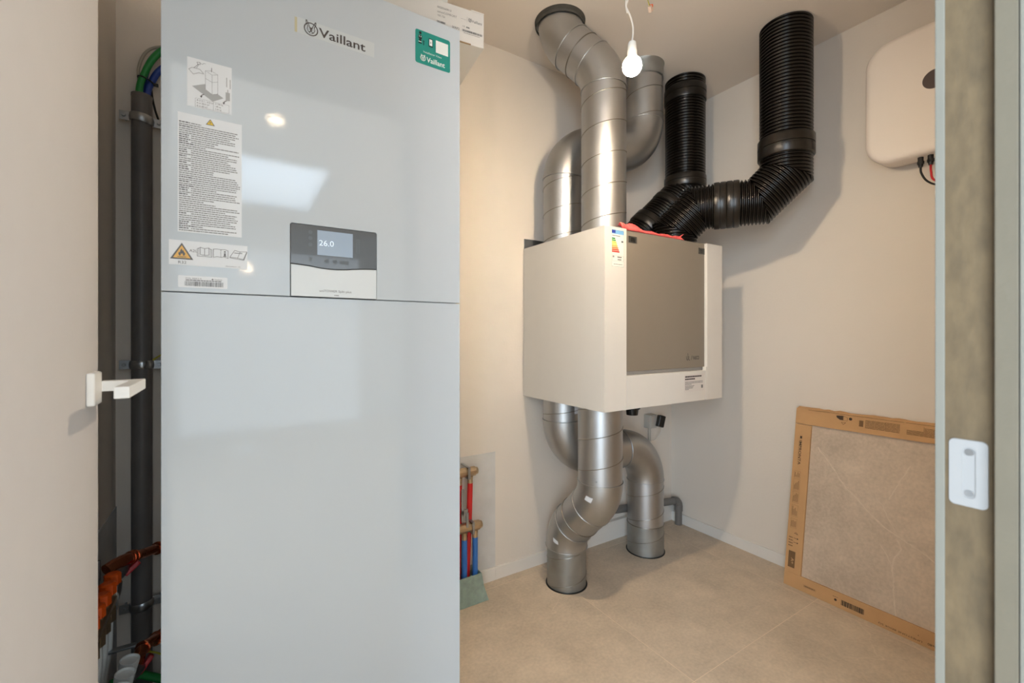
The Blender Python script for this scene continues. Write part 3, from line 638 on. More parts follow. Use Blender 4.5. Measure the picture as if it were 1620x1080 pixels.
# 1 front upper duct: up from the unit, S-bend back to the ceiling
FX, FY = 1.272, 1.322
g = thing('spiral_duct', 'front steel duct rising from the left of the unit, jogging back to the ceiling', 'duct', (FX, FY, VZ1-.002), 'galvanised spiral ducts')
z1 = 2.105
hv = Vector((-.115, .140, 0)); hd = hv.length; hu = hv/hd
R_ = (.7071*(RH-z1)-.7071*hd)/( .7071*1.4142-.7071*.5858) if 0 else (( (RH-z1)-hd)/.8284)
Ls = (hd-.5858*R_)/.7071
A, (a1, b0), Bp = sbend((FX, FY, z1), (0, 0, 1), hu, None, g, R_, Ls)
s_ = straight('straight_duct', (FX, FY, VZ1-.002), (FX, FY, z1), g, seam=(.122, 1.2))
elbow('elbow', A, g)
mid = straight('coupling', a1, b0, g, m=GALV, r=DR+.0002)
bm = bmesh.new(); md = (b0-a1).normalized()
for f_ in (.5,): ring(bm, a1.lerp(b0, f_), md, DR+.0012)
link('bead', bm, SEAM, mid, smooth=True)
elbow('elbow', Bp, g, ends=(1, 0))
cpos = Bp[-1]
bm = S([(cpos.x, cpos.y, RH-.022), (cpos.x, cpos.y, RH-.016), (cpos.x, cpos.y, RH)], [DR+.008, DR+.014, DR+.016], 48, cap=False); link('ceiling_collar', bm, RUBBER, g, smooth=True)['label'] = 'dark rubbery collar at the ceiling'
# 2 rear upper duct: up, across to the right, up into the ceiling
BX, BY = 1.272, 1.585; QX, QY = 1.70, 1.49
g = thing('spiral_duct', 'rear steel duct looping up and right behind the front duct, past the light bulb', 'duct', (BX, BY, VZ1-.002), 'galvanised spiral ducts')
R2 = .165; zc = 1.985; z1 = zc-R2; hu = (Vector((QX, QY, 0))-Vector((BX, BY, 0))); hl = hu.length; hu.normalize()
straight('straight_duct', (BX, BY, VZ1-.002), (BX, BY, z1), g, seam=(.122, 2.2))
E1 = bend((BX, BY, z1), (0, 0, 1), hu, R2, 24); elbow('elbow', E1, g)
e2s = Vector((QX, QY, zc))-hu*R2; straight('straight_duct', E1[-1], e2s, g)
E2 = bend(e2s, hu, (0, 0, 1), R2, 24); elbow('elbow', E2, g)
straight('straight_duct', (QX, QY, zc+R2), (QX, QY, RH), g, m=GALVE, seam=(.122, 3.6))
bm = S([(QX, QY, RH-.07), (QX, QY, RH-.012), (QX, QY, RH)], [DR+.003, DR+.003, DR+.008], 48, cap=False); link('ceiling_collar', bm, GALVC, g, smooth=True)
patch(E1, 14, 17, .15, .10, DR+.0016, PAPER, g)
# 3 front lower duct: down from the unit, S-bend back, into the floor
LX, LY = 1.270, 1.340
g = thing('spiral_duct', 'front steel duct dropping from the unit and jogging back into the floor', 'duct', (LX, LY, VZ0+.002), 'galvanised spiral ducts')
GX, GY = 1.260, 1.545; z1, z2 = .515, .172; hv = Vector((GX-LX, GY-LY, 0)); hd = hv.length; hu = hv/hd
R_ = ((z1-z2)-hd)/.8284; Ls = (hd-.5858*R_)/.7071
s_ = straight('straight_duct', (LX, LY, VZ0+.002), (LX, LY, z1), g, seam=(.122, .5))
rivets([((LX, LY, z1+.02), (EYE-Vector((LX, LY, 1.113))-Vector((.35, -.1, 0))))], g)
A, (a1, b0), Bp = sbend((LX, LY, z1), (0, 0, -1), hu, None, g, R_, Ls)
elbow('elbow', A, g); mid = straight('coupling', a1, b0, g, r=DR+.0002)
bm = bmesh.new(); ring(bm, a1.lerp(b0, .62), (b0-a1), DR+.0012); link('bead', bm, SEAM, mid, smooth=True)
elbow('elbow', Bp, g)
patch(A, 4, 6, .35, .16, DR+.0016, PAPER, g); patch(Bp, 7, 9, .45, .15, DR+.0016, PAPER, g)
straight('floor_stub', (GX, GY, z2), (GX, GY, .001), g, m=GALVC, r=.0868, seam=(.122, 2.9))
bm = S([(GX, GY, .0004), (GX, GY, .0030)], DR+.003, 48); link('floor_gap', bm, BLACK, g)['label'] = 'dark ring where the duct enters the floor'
# 4 rear lower duct: down, across to the right, down into the floor
g = thing('spiral_duct', 'rear steel duct bending right under the unit then down into the floor', 'duct', (BX, BY, VZ0+.002), 'galvanised spiral ducts')
KX, KY = 1.80, 1.565; zc = .548; R2 = .18; hu = (Vector((KX, KY, 0))-Vector((BX, BY, 0))).normalized()
straight('straight_duct', (BX, BY, VZ0+.002), (BX, BY, zc+R2), g, seam=(.08, 1.2))
E1 = bend((BX, BY, zc+R2), (0, 0, -1), hu, R2, 24); elbow('elbow', E1, g)
e2s = Vector((KX, KY, zc))-hu*R2; straight('straight_duct', E1[-1], e2s, g)
E2 = bend(e2s, hu, (0, 0, -1), R2, 24); elbow('elbow', E2, g)
patch(line((BX, BY, VZ0-.01), (BX, BY, VZ0-.06), 3), 0, 3, -.75, .16, DR, PAPER, g)
straight('straight_duct', (KX, KY, zc-R2), (KX, KY, .145), g, seam=(.122, 2.0))
bm = bmesh.new(); ring(bm, (KX, KY, .145), (0, 0, 1), DR+.0015); link('bead', bm, SEAM, g, smooth=True)
straight('floor_stub', (KX, KY, .145), (KX, KY, .001), g, m=GALVC, r=DR+.0015, seam=(.122, .4))
bm = S([(KX, KY, .0004), (KX, KY, .0030)], DR+.0075, 48); link('floor_gap', bm, BLACK, g)

# ------------------------------------------------------------------ black corrugated ducts
RC = .099
def corr(bm, a, b, par=None, smoothz=(), pitch=.0145, n0=None, n1=None, r=RC, amp=.0088, nseg=56):
    """corrugated tube from a to b; n0/n1 = mitre plane normals at the ends; smoothz = plain bands (s0, s1, extra radius)"""
    a, b = Vector(a), Vector(b); d = (b-a).normalized(); L_ = (b-a).length
    ex = r*1.0; s0 = -ex if n0 else 0; s1 = L_+(ex if n1 else 0)
    e1 = d.orthogonal().normalized(); e2 = d.cross(e1)
    prof = [(0, -1), (.14, -.85), (.24, 0), (.38, .9), (.5, 1), (.62, .9), (.76, 0), (.86, -.85)]
    ss = []; k = math.floor(s0/pitch)
    while k*pitch < s1:
        for u, h in prof:
            s = (k+u)*pitch
            if s0 <= s <= s1: ss.append((s, r-amp*.5+h*amp*.5))
        k += 1
    for z0_, z1_, ex_ in smoothz:
        ss = [q for q in ss if not z0_-.001 < q[0] < z1_+.001]
        m_ = (z0_+z1_)/2
        ss += [(z0_-.0006, r-amp), (z0_, r+ex_*.6), (z0_+.003, r+ex_), (m_-.002, r+ex_), (m_-.001, r+ex_-.002), (m_+.001, r+ex_-.002), (m_+.002, r+ex_), (z1_-.003, r+ex_), (z1_, r+ex_*.6), (z1_+.0006, r-amp)]
    ss = sorted(q for q in ss if s0-1e-6 <= q[0] <= s1+1e-6)
    rings = []
    for s, rad in ss:
        row = []
        for k in range(nseg):
            an = 2*PI*k/nseg; o = (e1*math.cos(an)+e2*math.sin(an))*rad; q = s
            if n0: q = max(q, -o.dot(n0)/d.dot(n0))
            if n1: q = min(q, L_-o.dot(n1)/d.dot(n1))
            row.append(bm.verts.new(a+d*q+o))
        rings.append(row)
    for i in range(len(rings)-1):
        for k in range(nseg): bm.faces.new((rings[i][k], rings[i][(k+1) % nseg], rings[i+1][(k+1) % nseg], rings[i+1][k]))
    return bm
def black_duct(g, P, bands):
    P = [Vector(p) for p in P]; D = [(b-a).normalized() for a, b in zip(P, P[1:])]
    for i in range(len(P)-1):
        n0 = (D[i-1]+D[i]).normalized() if i > 0 else None; n1 = (D[i]+D[i+1]).normalized() if i < len(D)-1 else None
        bm = corr(bmesh.new(), P[i], P[i+1], n0=n0, n1=n1, smoothz=[])
        o = link('corrugated_pipe' if D[i].z*D[i].z > .9 or abs(D[i].z) < .1 else 'elbow', bm, CORR, g, smooth=True, ang=80)
        for s0, s1, ex in bands.get(i, ()):
            m_ = (s0+s1)/2; a = P[i]; d = D[i]
            prof = [(s0, RC-.004), (s0, RC+ex*.5), (s0+.004, RC+ex), (m_-.003, RC+ex), (m_-.0015, RC+ex-.003), (m_+.0015, RC+ex-.003), (m_+.003, RC+ex), (s1-.004, RC+ex), (s1, RC+ex*.5), (s1, RC-.004)]
            bm = bmesh.new(); sweep(bm, [a+d*(q[0]+.00001*j) for j, q in enumerate(prof)], [q[1] for q in prof], 56, cap=False); link('coupler', bm, COUP, o, smooth=True, ang=60)
g = thing('corrugated_duct', 'black ribbed duct nearest the right wall, stepping down and left onto the unit', 'duct', (1.75, 1.33, VZ1), 'black corrugated ducts')
zt, zh, zp = 1.795, 1.692, 1.594
black_duct(g, [(1.987, .969, RH), (1.987, .969, zt), (1.931, 1.055, zh), (1.796, 1.260, zh), (1.742, 1.343, zp), (1.742, 1.343, VZ1-.002)],
           {0: [(RH-1.945, RH-1.860, .007)], 2: [(.075, .125, .004), (.126, .176, .004)]})
g = thing('corrugated_duct', 'black ribbed duct by the corner, bending down left behind the other one', 'duct', (1.75, 1.60, VZ1), 'black corrugated ducts')
black_duct(g, [(1.98, 1.46, RH), (1.98, 1.46, 1.850), (1.76, 1.585, 1.60), (1.76, 1.585, VZ1-.002)],
           {0: [(.045, .115, .004), (RH-1.925, RH-1.868, .004)], 1: [(.10, .135, .003), (.235, .30, .005)]})

# crumpled red film on the unit, at the foot of the black ducts
bm = bmesh.new(); nx, ny = 64, 10; rr = random.Random(5); rows = []
prof = [(1.262, .036), (1.285, .044), (1.315, .044), (1.345, .034), (1.370, .024), (1.41, .018), (1.47, .018), (1.53, .017), (1.58, .019), (1.605, .021), (1.635, .008)]
def interp(x):
    for (a, ha), (b, hb) in zip(prof, prof[1:]):
        if a <= x <= b: return ha+(hb-ha)*(x-a)/(b-a)
    return .004
for j in range(ny+1):
    row = []
    for i in range(nx+1):
        x = 1.262+(1.635-1.262)*i/nx; v = j/ny; h = interp(x)
        y = 1.209+v*(.030 if x > 1.40 else .020+.02*(1.40-x)/.14); zz = VZ1+.0006+h*math.sin(PI*min(1, v*1.15))**.6*(.7+.18*math.sin(x*70+v*5))*.98
        zz += rr.uniform(-.0009, .0009) if 0 < j < ny else 0
        row.append(bm.verts.new((x+rr.uniform(-.0015, .0015), y+rr.uniform(-.002, .002), max(zz, VZ1+.0006))))
    rows.append(row)
for a, b in zip(rows, rows[1:]):
    for k in range(nx): bm.faces.new((a[k], a[k+1], b[k+1], b[k]))
o = link('plastic_film', bm, RED, None, smooth=True, ang=50); tag(o, 'crumpled red plastic film on top of the ventilation unit', 'plastic film')
md = o.modifiers.new('thick', 'SOLIDIFY'); md.thickness = .0006
o2 = link('loose_tip', S(line((1.615, 1.235, VZ1+.006), (1.650, 1.225, VZ1+.030), 2), [.004, .003, .001], 6), RED, o)

# ------------------------------------------------------------------ bulb, cords
g = thing('light_bulb', 'glowing bare bulb hanging on a white cord in front of the ducts', 'lamp', tuple(BULB))
prof = [(-.0285*math.cos(PI*i/24), max(.0285*math.sin(PI*i/24), .0004)) for i in range(21)]
link('globe', S([BULB+Vector((0, 0, q[0])) for q in prof], [q[1] for q in prof], 32), GLOW, g, smooth=True)
prof = [(.0238, .0155), (.0300, .0150), (.0305, .0142), (.0450, .0140), (.0455, .0134), (.0660, .0122), (.0705, .0105), (.0740, .004)]
link('lampholder', S([BULB+Vector((0, 0, q[0])) for q in prof], [q[1] for q in prof], 28), LAMPW, g, smooth=True)
ir = Vector((.847, -.532, 0))
def cp_(k, z): return BULB+ir*(k*.0019)+Vector((0, 0, z))
P = bez(cp_(0, .072), cp_(1.5, .100), cp_(1, .122), cp_(-3, .150), cp_(-8, .170), cp_(-9.5, .180), cp_(-8, .190), cp_(-5, .205), cp_(-4, .225), cp_(-4, .35), cp_(-5, RH-BULB.z))
link('cord', S(P, .0026, 10), WIREW, g, smooth=True)
link('cord_tail', S(bez(cp_(-7.5, .158), cp_(-9.8, .180), cp_(-9.6, .197), n=5), .0022, 8), WIREW, g, smooth=True)
g = thing('wire_connector', 'small clear terminal block on a loose ceiling wire, above right of the bulb', 'connector', (1.28, 1.15, RH))
cpn = Vector((1.305, 1.115, 2.333))
link('wire', S(bez((1.25, 1.12, RH), (1.262, 1.118, 2.40), (1.285, 1.116, 2.372), cpn, n=6), .0014, 8), YELC, g, smooth=True)
link('wire', S(bez((1.254, 1.12, RH), (1.268, 1.120, 2.40), (1.290, 1.119, 2.372), cpn+Vector((.003, 0, 0)), n=6), .0014, 8), mat('brown_wire', srgb((90, 64, 40)), .4), g, smooth=True)
M = Matrix.Translation(cpn+Vector((.006, 0, -.006))) @ Matrix.Rotation(.7, 4, 'Y') @ Matrix.Rotation(.4, 4, 'Z')
link('terminal_block', B(-.010, .010, -.006, .006, -.009, .009, bev=.0015, M=M), mat('clear_terminal', srgb((226, 198, 176)), .2), g)
link('orange_levers', B(-.0105, -.002, -.0065, .0065, .002, .0098, bev=.001, M=M), ORG, g)

# ------------------------------------------------------------------ inverter on the right wall
IY0, IY1, IZ0, IZ1 = .318, .7356, 1.768, 2.237
g = thing('inverter', 'white rounded solar inverter box high on the right wall', 'inverter', (XB, .527, IZ0))
bm = bmesh.new(); rows = []
for xx, ins in ((XB-.030, .004), (XB-.036, .0005), (XB-.060, 0), (XB-.105, 0), (XB-.116, .003), (XB-.1225, .010), (XB-.1245, .022), (XB-.125, .045)):
    r_ = max(.088-ins, .03); rows.append([bm.verts.new((xx, y, z)) for y, z in rrect(IY0+ins, IZ0+ins, IY1-ins, IZ1-ins, r_, 12)])
n = len(rows[0])
for a, b in zip(rows, rows[1:]):
    for k in range(n): bm.faces.new((a[k], a[(k+1) % n], b[(k+1) % n], b[k]))
bm.faces.new(rows[0]); bm.faces.new(rows[-1]); link('body', bm, INV, g, smooth=True, ang=50)
link('back_plate', B(XB-.032, XB, IY0+.05, IY1-.05, IZ0+.035, IZ1-.05, bev=.006), INVB, g)
IFr = Frame((XB-.125, .527, 2.0245), (0, -1, 0), (0, 0, 1))
bm = bmesh.new(); bmesh.ops.create_circle(bm, cap_ends=True, segments=40, radius=.0335); e = bmesh.ops.extrude_face_region(bm, geom=bm.faces[:]); bmesh.ops.translate(bm, verts=[v for v in e['geom'] if isinstance(v, bmesh.types.BMVert)], vec=(0, 0, .0012)); bm.transform(IFr.M); link('round_emblem', bm, LOGOD, g)
gl = []
for i, (yy, xx) in enumerate(((.5760, XB-.085), (.5480, XB-.085))):
    bm = bmesh.new(); bmesh.ops.create_cone(bm, cap_ends=True, segments=18, radius1=.0085, radius2=.0085, depth=.026, matrix=Matrix.Translation((xx, yy, IZ0-.010))); bmesh.ops.create_cone(bm, cap_ends=True, segments=8, radius1=.0105, radius2=.0105, depth=.010, matrix=Matrix.Translation((xx, yy, IZ0-.020))); bmesh.ops.create_cone(bm, cap_ends=True, segments=18, radius1=.006, radius2=.008, depth=.012, matrix=Matrix.Translation((xx, yy, IZ0-.030)))
    link('cable_gland', bm, BLACK, g, smooth=True)
xg = XB-.085
tag(link('black_cable', S(bez((xg, .5760, IZ0-.030), (xg, .574, IZ0-.058), (xg+.004, .558, IZ0-.092), (xg+.02, .528, IZ0-.112), (xg+.05, .47, IZ0-.120), (XB-.006, .40, IZ0-.125), (XB-.006, .28, IZ0-.12), (XB-.006, .166, IZ0-.12)), .0034, 10), BLACK, None, smooth=True), 'black cable curving from the left gland under the white inverter', 'cable')
tag(link('red_cable', S(bez((xg, .548, IZ0-.030), (xg, .547, IZ0-.060), (xg+.006, .540, IZ0-.092), (xg+.03, .50, IZ0-.11), (XB-.006, .44, IZ0-.108), (XB-.006, .28, IZ0-.106), (XB-.006, .166, IZ0-.106)), .0034, 10), REDC, None, smooth=True), 'red cable dropping from the right gland under the white inverter', 'cable')

# ------------------------------------------------------------------ boxed tile leaning on the right wall
Lt = math.hypot(.12, .79); U = Vector((.12/Lt, 0, .79/Lt))
BF = Frame((2.08, 1.024, .0005), (0, -1, 0), U)
g = thing('boxed_tile', 'large beige stone tile in a brown cardboard frame leaning on the right wall', 'tile', (2.12, .62, 0))
def fb(x0, x1, y0, y1, d0, d1, m, name, par=None, bev=.0008): return link(name, B(x0, x1, y0, y1, d0, d1, bev=bev, M=BF.M), m, par or g)
TH = -.034
tl = link('stone_tile', B(.004, .796, .006, .782, TH+.004, -.009, M=BF.M), TILE2, g)
cf = fb(0, .800, 0, .0580, TH, 0, CARD, 'cardboard_bottom')
fb(0, .0660, .0582, .7120, TH+.0005, -.0004, CARD, 'cardboard_side'); fb(.734, .800, .0582, .7120, TH+.0005, -.0004, CARD, 'cardboard_side')
# crushed top fold
bm = bmesh.new(); rr = random.Random(11); N_ = 40; rows = []
for i in range(N_+1):
    x = .800*i/N_; w1, w2 = rr.uniform(-.0012, .0012), rr.uniform(-.0025, .0025)
    lo = .7135+.006*x
    rows.append([bm.verts.new(BF.M @ Vector(q)) for q in ((x, lo, -.001), (x, lo, .0002), (x, .765+w1*.5, .0004), (x, .783+w1, -.001+w1), (x, .7895+w2*.6-.004*(i == 0), -.012+w2*.5), (x, .793+w2-.006*math.sin(PI*min(1, x/.5))*.3, -.024), (x, .792+w2, TH+.002), (x, .74, TH))])
for a, b in zip(rows, rows[1:]):
    for k in range(8): bm.faces.new((a[k], a[(k+1) % 8], b[(k+1) % 8], b[k]))
bm.faces.new(rows[0]); bm.faces.new(rows[-1]); link('cardboard_top', bm, CARD, g)
fb(-.0012, .0003, .02, .700, TH+.003, -.006, CARD, 'side_flap', bev=0)
pr = Print(BF, .0010)   # vertical lettering reads downwards
pr.rect(.0245, .6480, .0325, .6590); pr.text('IMPRONTA', .0225, .6380, w=.108, h=.0105, rot=-PI/2, bold=.012); pr.stroke([(.0215, .6340), (.0215, .5300)], .0006)
pr.bars(.2206, .2991, .0160, .0360, 26, .62, rr)
pr.text('LIMESTONE BEIGE SQ', .4703, .0165, w=.127, h=.0068, rot=PI); pr.text('80x80', .515, .0190, w=.030, h=.0075, rot=PI)
pr.disc(.4594, .0293, .0014, 8); pr.words(.1900, .2090, .0370, .0014, rnd=rr); pr.disc(.2006, .0265, .0048, 14)
pr.poly([(.1599, .7727), (.1850, .7745), (.1850, .7560), (.1740, .7560), (.1620, .7640)]); pr.stroke([(.1860, .7560), (.2003, .7543), (.2003, .7690), (.1860, .7740)], .0010, closed=True); pr.disc(.2120, .7650, .0060, 16)
pr.stroke([(.0380, .2330), (.0300, .2290), (.0440, .2260)], .0014, closed=True)
for yy in (.208, .190): pr.stroke([(.0290, yy), (.0430, yy)], .0016); pr.poly([(.0430, yy+.004), (.0430, yy-.004), (.0480, yy)])
pr.build('dark_print', CARDD, g)
pr = Print(BF, .0010)
for x0, x1, y0, y1, k in ((.2635, .3740, .7370, .7710, 7), (.3956, .4444, .7370, .7560, 5), (.4470, .60, .7370, .7700, 7)):
    for j in range(k): pr.words(x0, x1, y0+(y1-y0)*j/k, (y1-y0)/k*.5, wd=(.004, .02), gap=.001, rnd=rr)
pr.stroke([(.3300, .7370), (.3300, .7710), (.3745, .7710), (.3745, .7370)], .0006, closed=True); pr.rect(.4452, .7370, .4462, .7730); pr.rect(.2427, .7400, .2570, .7650)
pr.stroke([(.1795, .7467), (.1870, .7380), (.1960, .7467)], .0016, closed=True)
for a_, b_, c_ in ((.500, .470, .5), (.465, .415, .9), (.41, .36, .9), (.35, .30, .6), (.29, .25, .5)):
    pr.stroke([(.0115, a_), (.0365, a_), (.0365, b_), (.0115, b_)], .0006, closed=True)
    for j in range(4):
        xx = .014+.0055*j; pr.rect(xx, b_+.004, xx+.0022, b_+.004+(a_-b_-.008)*rr.uniform(.4, 1))
pr.rect(.0125, .0800, .0400, .1500); pr.stroke([(.0814, .0228), (.1273, .0228), (.1273, .0302), (.0814, .0302)], .0007, closed=True); pr.words(.0840, .1250, .0245, .0040, rnd=rr)
for j in range(4): pr.words(.0085, .0260, .170+.012*j, .004, rnd=rr)
for k_ in range(3): pr.words(.05, .56, .7795+.0001*k_, .0012, fill=1, wd=(.01, .06), gap=.012, rnd=rr)
pr.build('faint_print', CARDP, g)
pr = Print(BF, .0015); pr.text('A+', .0240, .1220, w=.026, h=.012, rot=-PI/2, bold=.02); pr.build('rating_text', CARD, g)
VF2 = Frame(BF.at(0, 0, -.0089), BF.ux, BF.uy); pr = Print(VF2, .0001); rr = random.Random(2)
for path, w0 in (([(.095, .62), (.1482, .5598), (.185, .508), (.2155, .4728), (.25, .445), (.288, .407), (.33, .373), (.3861, .3457), (.43, .328), (.4689, .31), (.56, .25), (.68, .21)], .0026), ([(.41, .62), (.3893, .5715), (.372, .53), (.3512, .4764)], .0018), ([(.31, .468), (.3329, .4463), (.36, .39), (.3861, .3457)], .0014),
                 ([(.385, .33), (.3973, .3035), (.376, .26), (.3727, .2234), (.379, .18), (.3801, .1456), (.391, .0608)], .0024), ([(.33, .30), (.352, .27), (.3727, .2234)], .0014), ([(.55, .6), (.60, .50), (.66, .43)], .002)):
    pts = []
    for (a, b), (c, d) in zip(path, path[1:]):
        for k in range(5): pts.append((a+(c-a)*k/5+rr.uniform(-.0016, .0016), b+(d-b)*k/5+rr.uniform(-.0016, .0016)))
    pts.append(path[-1])
    for a, b in zip(pts, pts[1:]): pr.stroke([a, b], w0*rr.uniform(.7, 2.2))
    for sg in (-1, 1):
        for a, b in zip(pts, pts[1:]):
            if rr.random() < .6: o_ = sg*w0*rr.uniform(.8, 2.2); pr.stroke([(a[0]+o_, a[1]+o_*.6), (b[0]+o_, b[1]+o_*.6)], w0*rr.uniform(.15, .5))
pr.build('stone_vein', VEIN, tl)

# ------------------------------------------------------------------ drain pipe, socket
g = thing('drain_pipe', 'grey plastic drain pipe along the back skirting turning down in the corner', 'pipe', (2.2, 1.67, 0))
a, b = Vector((1.45, 1.71, .200)), Vector((2.175, 1.672, .143)); d = (b-a).normalized()
link('pipe', S(line(a, b), .020, 24), PVCG, g, smooth=True); bm = S(line(b-d*.012, b+d*.001), .0235, 24); ring(bm, b-d*.012, d, .0225, .002, 24)
E_ = bend(b, d, (0, 0, -1), .032, 12); sweep(bm, E_, .0225, 24); p = E_[-1]; sweep(bm, line(p, p-Vector((0, 0, .03))), .0235, 24); link('elbow', bm, PVCG, g, smooth=True)
link('pipe', S(line(p-Vector((0, 0, .028)), (p.x, p.y, 0)), .020, 24), PVCG, g, smooth=True)
g = thing('wall_socket', 'grey surface socket low on the back wall near the corner, with a conduit below', 'socket', (2.02, YA, .57))
link('housing', B(1.992, 2.050, YA-.045, YA, .578, .655, bev=.004), SOCK, g)
link('lid', B(1.997, 2.045, YA-.050, YA-.044, .585, .648, bev=.003), SOCK, g)
link('conduit', S(line((2.026, YA-.012, .58), (2.026, YA-.012, .125)), .008, 16), SOCK, g, smooth=True)
g = thing('power_plug', 'black plug tilted in the wall socket with a thin white cable', 'plug', (2.04, YA-.06, .62))
M = Matrix.Translation((2.048, YA-.068, .622)) @ Matrix.Rotation(.32, 4, 'Y') @ Matrix.Rotation(-.5, 4, 'Z')
link('plug_body', B(-.014, .022, -.022, .020, -.034, .032, bev=.006, M=M), BLACK, g)
link('cable', S(bez((2.060, YA-.066, .588), (2.066, YA-.06, .555), (2.052, YA-.05, .525), (2.02, YA-.045, .508), (1.96, YA-.04, .50), (1.88, YA-.04, .49)), .0028, 8), WIREW, g, smooth=True)
tag(link('thin_cable', S(bez((1.62, 1.56, VZ0+.001), (1.632, 1.57, .79), (1.628, 1.575, .72), (1.612, 1.58, .66), (1.60, 1.59, .60)), .0024, 8), WIREW, None, smooth=True), 'thin white cable hanging between the unit and the rear elbow duct', 'cable')

# ------------------------------------------------------------------ riser pipe behind the tower (left gap)
RX, RY = -.2365, 1.708
g = thing('riser_pipe', 'dark grey plastic pipe running up the wall left of the tower', 'pipe', (RX, RY, 0))
link('pipe', S([(RX, RY, 0), (RX, RY, 1.828)], .0248, 32, cap=False), PIPED, g, smooth=True)
link('rim', S([(RX, RY, 1.822), (RX, RY, 1.829)], .0255, 32), PIPED, g, smooth=True)
def clamp(zc, tilt, label):
    c_ = thing('pipe_clamp', label, 'clamp', (RX, YA, zc), 'steel pipe clamps on the riser')
    pts = [(RX+.0275*math.cos(a), RY-.0275*math.sin(a)) for a in [PI-PI*i/16 for i in range(17)]]
    bm = bmesh.new(); rows = []
    prof = [(-.0125, .001), (-.0105, .0025), (-.005, .0035), (0, .0042), (.005, .0035), (.0105, .0025), (.0125, .001)]
    for i in range(21):
        a = PI-PI*i/20; row = []
        for dz, rr_ in prof: row.append(bm.verts.new((RX+(.0262+rr_)*math.cos(a), RY-(.0262+rr_)*math.sin(a), zc+dz-tilt*math.cos(a)*.028)))
        rows.append(row)
    for a, b in zip(rows, rows[1:]):
        for k in range(6): bm.faces.new((a[k], a[k+1], b[k+1], b[k]))
    link('strap', bm, STEEL, c_, smooth=True, ang=80)
    for sg in (-1, 1):
        x0, x1 = sorted((RX+sg*.0262, RX+sg*.0520)); xm = RX+sg*.041; zz = zc-tilt*(-sg)*-.041*(-1)
        zz = zc-sg*tilt*.030
        link('lug', B(x0, x1, RY-.003, RY+.0005, zz-.0130, zz+.0130, bev=.0008), STEEL, c_)
        bm = bmesh.new(); bmesh.ops.create_cone(bm, cap_ends=True, segments=14, radius1=.0052, radius2=.0040, depth=.004, matrix=Matrix.Translation((xm, RY-.005, zz)) @ Matrix.Rotation(PI/2, 4, 'X')); bmesh.ops.create_cone(bm, cap_ends=True, segments=8, radius1=.003, radius2=.003, depth=YA-RY, matrix=Matrix.Translation((xm, (YA+RY)/2, zz)) @ Matrix.Rotation(PI/2, 4, 'X'))
        link('screw', bm, STEEL, c_, smooth=True)
clamp(1.756, .10, 'zinc pipe clamp highest on the dark riser pipe, near its open top')
clamp(1.023, .02, 'zinc pipe clamp at door-handle height on the dark riser pipe')
clamp(.306, -.08, 'zinc pipe clamp low on the dark riser pipe, below the upper copper pipe')
def cable(name, pts, r, m, label, cat='cable'): return tag(link(name, S(bez(*pts), r, 14), m, None, smooth=True), label, cat)
cable('green_cable', [(RX-.006, RY-.004, 1.70), (RX-.006, RY-.006, 1.83), (RX+.006, RY-.012, 1.885), (RX+.030, RY-.02, 1.94), (RX+.07, RY-.025, 1.985), (RX+.14, RY-.025, 2.01)], .0088, GRN, 'thick green cable curving out of the top of the riser pipe')
cable('blue_cable', [(RX+.010, RY+.002, 1.70), (RX+.012, RY+.004, 1.83), (RX+.022, RY+.002, 1.875), (RX+.046, RY-.004, 1.92), (RX+.09, RY-.008, 1.955), (RX+.15, RY-.01, 1.975)], .0088, BLU, 'thick blue cable beside the green one, lower right of it')
cable('blue_cable', [(RX+.002, RY+.014, 1.70), (RX+.000, RY+.014, 1.83), (RX+.008, RY+.012, 1.91), (RX+.030, RY+.012, 1.965), (RX+.07, RY+.012, 2.01), (RX+.14, RY+.01, 2.04)], .0085, BLU, 'blue cable rising behind the green cable above the riser pipe')
cable('grey_cable', [(RX-.006, RY+.012, 1.80), (RX-.008, RY+.008, 1.87), (RX-.008, RY+.004, 1.91), (RX+.006, RY, 1.955), (RX+.03, RY-.004, 1.98), (RX+.07, RY-.01, 1.995)], .0040, GREYC, 'thin beige cable arching outside the green cable')
cable('dark_wire', [(RX+.018, YA-.006, 1.87), (RX+.022, YA-.008, 1.835), (RX+.032, YA-.01, 1.79), (RX+.050, YA-.012, 1.74), (RX+.08, YA-.012, 1.70)], .0028, BLACK, 'thin dark wire hanging right of the riser top')
cable('yellow_green_wire', [(RX+.027, RY-.010, 1.036), (RX+.045, RY-.010, 1.050), (RX+.07, RY-.008, 1.062), (RX+.12, RY, 1.07)], .0024, YELC, 'thin yellow green wire at the middle clamp')
bm = bmesh.new(); ring(bm, (RX+.010, RY-.002, 1.875), (.35, 0, 1), .020, .0022, 24); box(bm, RX+.028, RX+.040, RY-.012, RY-.004, 1.862, 1.870, bev=.001)
tag(link('cable_tie', bm, BLACK, None, smooth=True), 'black tie round the cables above the riser pipe', 'cable tie')

